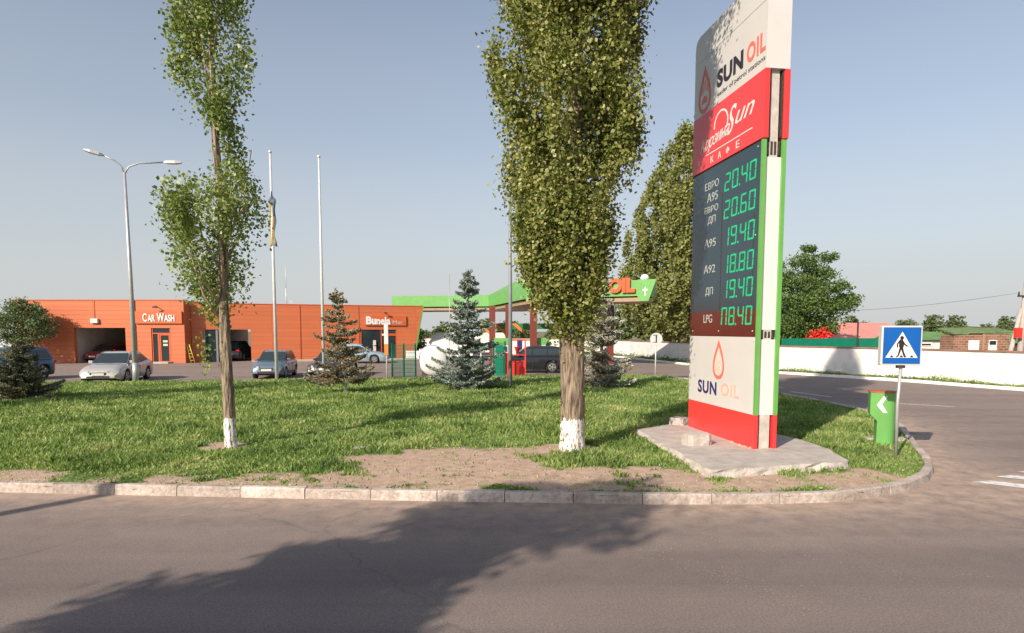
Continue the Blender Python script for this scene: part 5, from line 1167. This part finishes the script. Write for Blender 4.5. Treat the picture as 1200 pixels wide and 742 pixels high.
MB().box(-0.10, 0.10, -0.06, -0.036, 1.75, 2.75).build('plate', M['steelpale'], sp); MB().box(-0.10, 0.10, -0.06, -0.036, 1.20, 1.747).build('plate', M['amber'], sp)
am = thing('thin_mast', 'hair-thin tall aerial mast beside the silvery spruce', 'mast', (-4.85, 50, 0)); MB().tube([(0,0,0),(0,0,6.9)], 0.03, 5).build('mast', M['steel'], am)
# concrete pole behind the viewer at the left: its shadow reaches the kerb
kp_ = thing('lamp_post', 'concrete lamp post on the near side of the road, left of and behind the viewer', 'street lamp', (-13.65, -0.25, 0)); MB().tube([(0,0,0),(0,0,7.45)], [0.19,0.13], 12).build('pole', M['concrete'], kp_)
MB().box(-0.35, 0.35, -0.12, 0.12, 4.55, 5.75).build('box', M['steelgrey'], kp_)

# ------------------------------------------------------------------ cars
def paint(name, col, metal=0.25): return mat(name, col, 0.25, 0.03, 1, metal=metal, coat=0.6)
def car(kind, label, cat, loc, rz, pm_, kit):
    """local +x is the front. kit: length, width, heights and roof line"""
    Lc, Wc, Hc = kit['L'], kit['W'], kit['H']; hl = Lc/2; wb = kit['wb']/2; wr = kit.get('wr', 0.32); sill = 0.20; hw = Wc/2
    t = thing(kind, label, cat, loc, rz)
    deck = kit['deck']      # (x, z) belt / hood line, rear to front
    axr, axf = -wb+kit.get('sh', 0), wb+kit.get('sh', 0)
    xs_ = np.unique(np.round(np.concatenate([np.linspace(-hl, hl, 46), np.linspace(axr-wr-.08, axr+wr+.08, 15), np.linspace(axf-wr-.08, axf+wr+.08, 15)]), 3))
    mb = MB(); rings = []
    for x in xs_:
        zt = float(interp(x, deck)); e = max(0, (abs(x)-(hl-0.42))/0.42); wx = hw*(1-0.20*e**2.2); base = sill+0.10*max(0, (abs(x)-(hl-0.3))/0.3)
        ar = 0
        for ax_ in (axr, axf):
            q = (wr+0.065)**2-(x-ax_)**2
            if q > 0: ar = max(ar, wr+math.sqrt(q))
        lo = max(base, ar); zs = [base+0.0, base+0.14, base+(zt-base)*0.45, base+(zt-base)*0.72, zt-0.10, zt-0.02]; ws = [0.94, 0.985, 1.0, 0.99, 0.955, 0.87]
        ring_ = [(x, 0, min(lo, zt-0.14) if ar else base)]
        pr = [(wx*w_, min(max(z, lo), zt-0.0)) for z, w_ in zip(zs, ws)]
        pr.append((wx*0.55, zt+0.025)); pr.append((0, zt+0.04))
        full = [(-a, b) for a, b in pr[:-1]]+[pr[-1]]+[(a, b) for a, b in reversed(pr[:-1])]
        rings.append([(x, a, b) for a, b in full])
    n = len(rings[0]); vs = [v for r_ in rings for v in r_]; fs = [[i*n+k, i*n+k+1, (i+1)*n+k+1, (i+1)*n+k] for i in range(len(rings)-1) for k in range(n-1)]
    fs += [list(range(n-1, -1, -1)), [(len(rings)-1)*n+k for k in range(n)]]
    mb.add(vs, fs, 0, True); body = mb.build('body', pm_, t)
    # dark underbody and arches
    mb = MB(); mb.box(-hl+0.35, hl-0.35, -hw*0.86, hw*0.86, 0.19, 0.60); mb.build('underbody', M['dark'], t)
    # cabin
    c = kit['cab']  # (rear belt x, rear roof x, front roof x, cowl x)
    zb = lambda x: float(interp(x, deck))-0.01
    rz_ = Hc; bw_ = hw*0.90; rw = hw*0.70
    def sec(x, z, w_): return [(x, -w_, z), (x, w_, z)]
    base = [(c[0], bw_, zb(c[0])), (c[3], bw_, zb(c[3]))]; B = lambda x, y, z: (x, y, z)
    q = [(c[0], zb(c[0])), (c[1], rz_-0.05), (c[1]+0.35*(c[2]-c[1])*0.5, rz_), (c[2]-0.25, rz_-0.005), (c[2], rz_-0.05), (c[3], zb(c[3]))]
    W_at = lambda z: bw_+(rw-bw_)*max(0, (z-zb(c[3]))/(rz_-zb(c[3])))
    mb = MB(); vs = []
    for x, z in q:
        w1 = W_at(z)*(0.97 if z < rz_-0.2 else 1); vs += [(x, -w1, z), (x, -w1*0.55, z+0.025), (x, w1*0.55, z+0.025), (x, w1, z)]
    fs = [[i*4+k, i*4+k+1, (i+1)*4+k+1, (i+1)*4+k] for i in range(5) for k in range(3)]
    fs += [[i*4 for i in range(5, -1, -1)], [i*4+3 for i in range(6)]]
    mb.add(vs, fs); cab = mb.build('cabin', pm_, t); bevel(cab, 0.035, 3)
    # glass: windscreen, rear screen, side windows, each proud of the shell
    def panel(P4, name, m, off=0.012, par=t):
        P4 = [Vector(p) for p in P4]; nn = (P4[1]-P4[0]).cross(P4[2]-P4[0]).normalized(); vs = [p+nn*off for p in P4]+[p-nn*0.01 for p in P4]; k = len(P4)
        return MB().add(vs, [list(range(k)), list(range(2*k-1, k-1, -1))]+[[(i+1) % k, i, k+i, k+(i+1) % k] for i in range(k)]).build(name, m, par)
    def lerp2(a, b, u): return (a[0]+(b[0]-a[0])*u, a[1]+(b[1]-a[1])*u)
    def screen(pb_, pt, nm, sgn):
        a = lerp2(pb_, pt, 0.06); b = lerp2(pb_, pt, 0.93); wa = W_at(a[1])*0.92; wb2 = W_at(b[1])*0.90
        P4 = [(a[0], -wa, a[1]+0.02), (a[0], wa, a[1]+0.02), (b[0], wb2, b[1]+0.02), (b[0], -wb2, b[1]+0.02)]
        if sgn < 0: P4 = P4[::-1]
        panel(P4, nm, M['carglass'], 0.02)
    screen((c[3], zb(c[3])), (c[2], rz_-0.05), 'windscreen', 1); screen((c[0], zb(c[0])), (c[1], rz_-0.05), 'rear_window', -1)
    xsplit = kit.get('split', [(c[1]+c[2])/2]); edges = [None]+xsplit+[None]
    zt_ = rz_-0.13
    def xf(z): u = (z-zb(c[3]))/(rz_-0.05-zb(c[3])); return c[3]+(c[2]-c[3])*u-0.13
    def xr(z): u = (z-zb(c[0]))/(rz_-0.05-zb(c[0])); return c[0]+(c[1]-c[0])*u+0.13
    for sy in (-1, 1):
        for i in range(len(edges)-1):
            zbm = zb((c[1]+c[2])/2)+0.05
            l0 = xr(zbm) if edges[i] is None else edges[i]+0.03; l1 = xr(zt_) if edges[i] is None else edges[i]+0.03
            r0 = xf(zbm) if edges[i+1] is None else edges[i+1]-0.03; r1 = xf(zt_) if edges[i+1] is None else edges[i+1]-0.03
            P4 = [(l0, sy*W_at(zbm)*0.995, zbm), (r0, sy*W_at(zbm)*0.995, zbm), (r1, sy*W_at(zt_), zt_), (l1, sy*W_at(zt_), zt_)]
            if sy > 0: P4 = P4[::-1]
            panel(P4, 'side_window', M['carglass'], 0.014)
        mir = MB().box(c[3]-0.42, c[3]-0.26, sy*(hw*0.90), sy*(hw*1.10), zb(c[3])+0.02, zb(c[3])+0.17) if sy > 0 else MB().box(c[3]-0.42, c[3]-0.26, -hw*1.10, -hw*0.90, zb(c[3])+0.02, zb(c[3])+0.17)
        o = mir.build('mirror', pm_, t); bevel(o, 0.03)
        # lamps
        zh = float(interp(hl-0.15, deck))-0.13
        xl = hl-0.02
        o = MB().add([(hl-0.42, sy*hw*0.93, zh+0.03), (hl-0.10, sy*hw*0.78, zh-0.02), (hl+0.005, sy*hw*0.46, zh-0.03), (hl-0.03, sy*hw*0.44, zh+0.10), (hl-0.16, sy*hw*0.70, zh+0.125), (hl-0.45, sy*hw*0.90, zh+0.13),
                      (hl-0.5, sy*hw*0.6, zh), (hl-0.5, sy*hw*0.6, zh+0.1)], [(0,1,4,5),(1,2,3,4),(5,4,3,7),(0,6,2,1),(0,5,7,6),(2,6,7,3)] if sy < 0 else [(5,4,1,0),(4,3,2,1),(7,3,4,5),(1,2,6,0),(6,7,5,0),(3,7,6,2)]).build('headlight', M['lens'], t)
        zr = float(interp(-hl+0.1, deck))-0.2
        o = MB().box(-hl-0.01, -hl+0.25, min(sy*hw*0.55, sy*hw*0.9), max(sy*hw*0.55, sy*hw*0.9), zr-0.02, zr+0.13).build('tail_light', M['taillens'], t); bevel(o, 0.03)
    # grille, bumper intake, plates, door lines and handles
    zg = float(interp(hl-0.1, deck))-0.19
    o = MB().box(hl-0.06, hl+0.012, -hw*0.40, hw*0.40, zg, zg+0.13).build('grille', M['dark'], t); bevel(o, 0.02)
    o = MB().box(hl-0.08, hl+0.006, -hw*0.55, hw*0.55, 0.30, 0.42).build('intake', M['dark'], t); bevel(o, 0.02)
    MB().box(hl-0.02, hl+0.022, -0.26, 0.26, 0.43, 0.54).build('number_plate', M['plate'], t); MB().box(-hl-0.022, -hl+0.02, -0.26, 0.26, 0.55, 0.66).build('number_plate', M['plate'], t)
    mb = MB(); zmid = zb(0)
    for sy in (-1, 1):
        for x in [c[3]-0.28]+kit.get('split', [(c[1]+c[2])/2])+[c[1]+0.05]:
            if abs(x-axr) < wr+0.1: continue
            mb.box(x-0.006, x+0.006, sy*hw-0.012, sy*hw+0.003, 0.32, zmid-0.12)
        for x in kit.get('split', [(c[1]+c[2])/2]): mb.box(x+0.06, x+0.24, sy*hw*0.985-0.012, sy*hw*0.985+0.022, zmid-0.19, zmid-0.155)
    mb.build('door_seams', M['dark'], t)
    for ax_ in (axr, axf):
        for sy in (-1, 1):
            y0 = sy*(hw-0.21); y1 = sy*(hw-0.015)
            w_ = MB(); prof = [(wr*0.90, 0), (wr, 0.02), (wr, 0.17), (wr*0.92, 0.195), (wr*0.66, 0.19), (wr*0.64, 0.13), (0.02, 0.15)]
            w_.tube([(ax_, y0+(y1-y0)*p[1]/0.195, wr) for p in prof[:4]], [p[0] for p in prof[:4]], 26)
            o = w_.build('wheel', M['rubber'], t)
            rm = MB(); rm.tube([(ax_, y1-sy*0.004, wr), (ax_, y1+sy*0.006, wr)], [wr*0.66, wr*0.64], 24, 0)
            k5 = 5
            for k in range(k5):
                a = 2*math.pi*k/k5; da = 0.34
                P3 = [(ax_+math.cos(a+s)*r_, y1+sy*0.008, wr+math.sin(a+s)*r_) for r_, s in ((wr*0.2,-da*1.2),(wr*0.58,-da),(wr*0.58,da),(wr*0.2,da*1.2))]
                rm.add(P3, [(0,1,2,3) if sy < 0 else (3,2,1,0)], 1)
            rm.build('rim', [M['rim'], M['dark']], o)
    return t
K_SED = dict(L=4.75, W=1.82, H=1.46, wb=2.72, deck=[(-2.37,0.62),(-2.30,0.98),(-1.75,1.04),(-0.5,0.95),(0.9,0.93),(1.6,0.86),(2.1,0.74),(2.30,0.62),(2.37,0.50)], cab=(-1.85,-1.0,0.25,1.12), split=[-0.25])
K_HAT = dict(L=3.95, W=1.68, H=1.42, wb=2.45, wr=0.29, deck=[(-1.97,0.60),(-1.93,0.90),(-1.2,0.92),(0.6,0.90),(1.3,0.84),(1.8,0.72),(1.92,0.60),(1.97,0.48)], cab=(-1.88,-1.45,0.10,0.85), split=[-0.35])
K_SUV = dict(L=4.45, W=1.80, H=1.64, wb=2.62, wr=0.35, deck=[(-2.22,0.65),(-2.18,1.02),(-1.5,1.04),(0.8,1.02),(1.5,0.98),(2.0,0.88),(2.16,0.72),(2.22,0.55)], cab=(-2.10,-1.75,0.15,0.98), split=[-1.05,-0.15])
car('silver_sedan', 'shiny silver saloon parked facing the road, right behind the street lamp', 'car', (-19.7, 32.0, 0.0), R(-79), paint('silver_paint', (0.50, 0.48, 0.45), 0.3), K_SED)
car('blue_hatchback', 'old grey-blue hatchback parked behind the turf next to the flagpole', 'car', (-12.95, 35.0, 0.0), R(-83), paint('greyblue_paint', (0.12, 0.17, 0.22), 0.2), K_HAT)
car('dark_hatchback', 'dark car mostly hidden behind the brownish spruce', 'car', (-10.0, 35.8, 0.0), R(-95), paint('dark_plum_paint', (0.05, 0.045, 0.055), 0.2), K_HAT)
car('light_blue_sedan', 'light blue saloon parked side-on before the shop door', 'car', (-12.1, 50.3, 0.0), R(6), paint('lightblue_paint', (0.30, 0.40, 0.46), 0.3), K_SED)
car('black_hatchback', 'black car standing side-on at the pumps beyond the red cage', 'car', (1.05, 38.9, 0.0), R(182), paint('black_paint', (0.018, 0.018, 0.022), 0.1), dict(K_SUV, H=1.56))
car('black_suv', 'black car with red tail lamp inside the drive-through bay', 'car', (-23.5, 55.0, 0.0), R(95), paint('black_bay_paint', (0.02, 0.02, 0.024), 0.1), K_SUV)
car('red_car', 'red car standing inside the dark open wash bay', 'car', (-33.15, 52.6, 0.0), R(-92), paint('red_car_paint', (0.38, 0.02, 0.02), 0.1), K_HAT)
car('dark_blue_car', 'dark blue car at the left edge behind the short spruce', 'car', (-25.6, 32.4, 0.0), R(-95), paint('darkblue_paint', (0.03, 0.07, 0.14), 0.2), K_SUV)
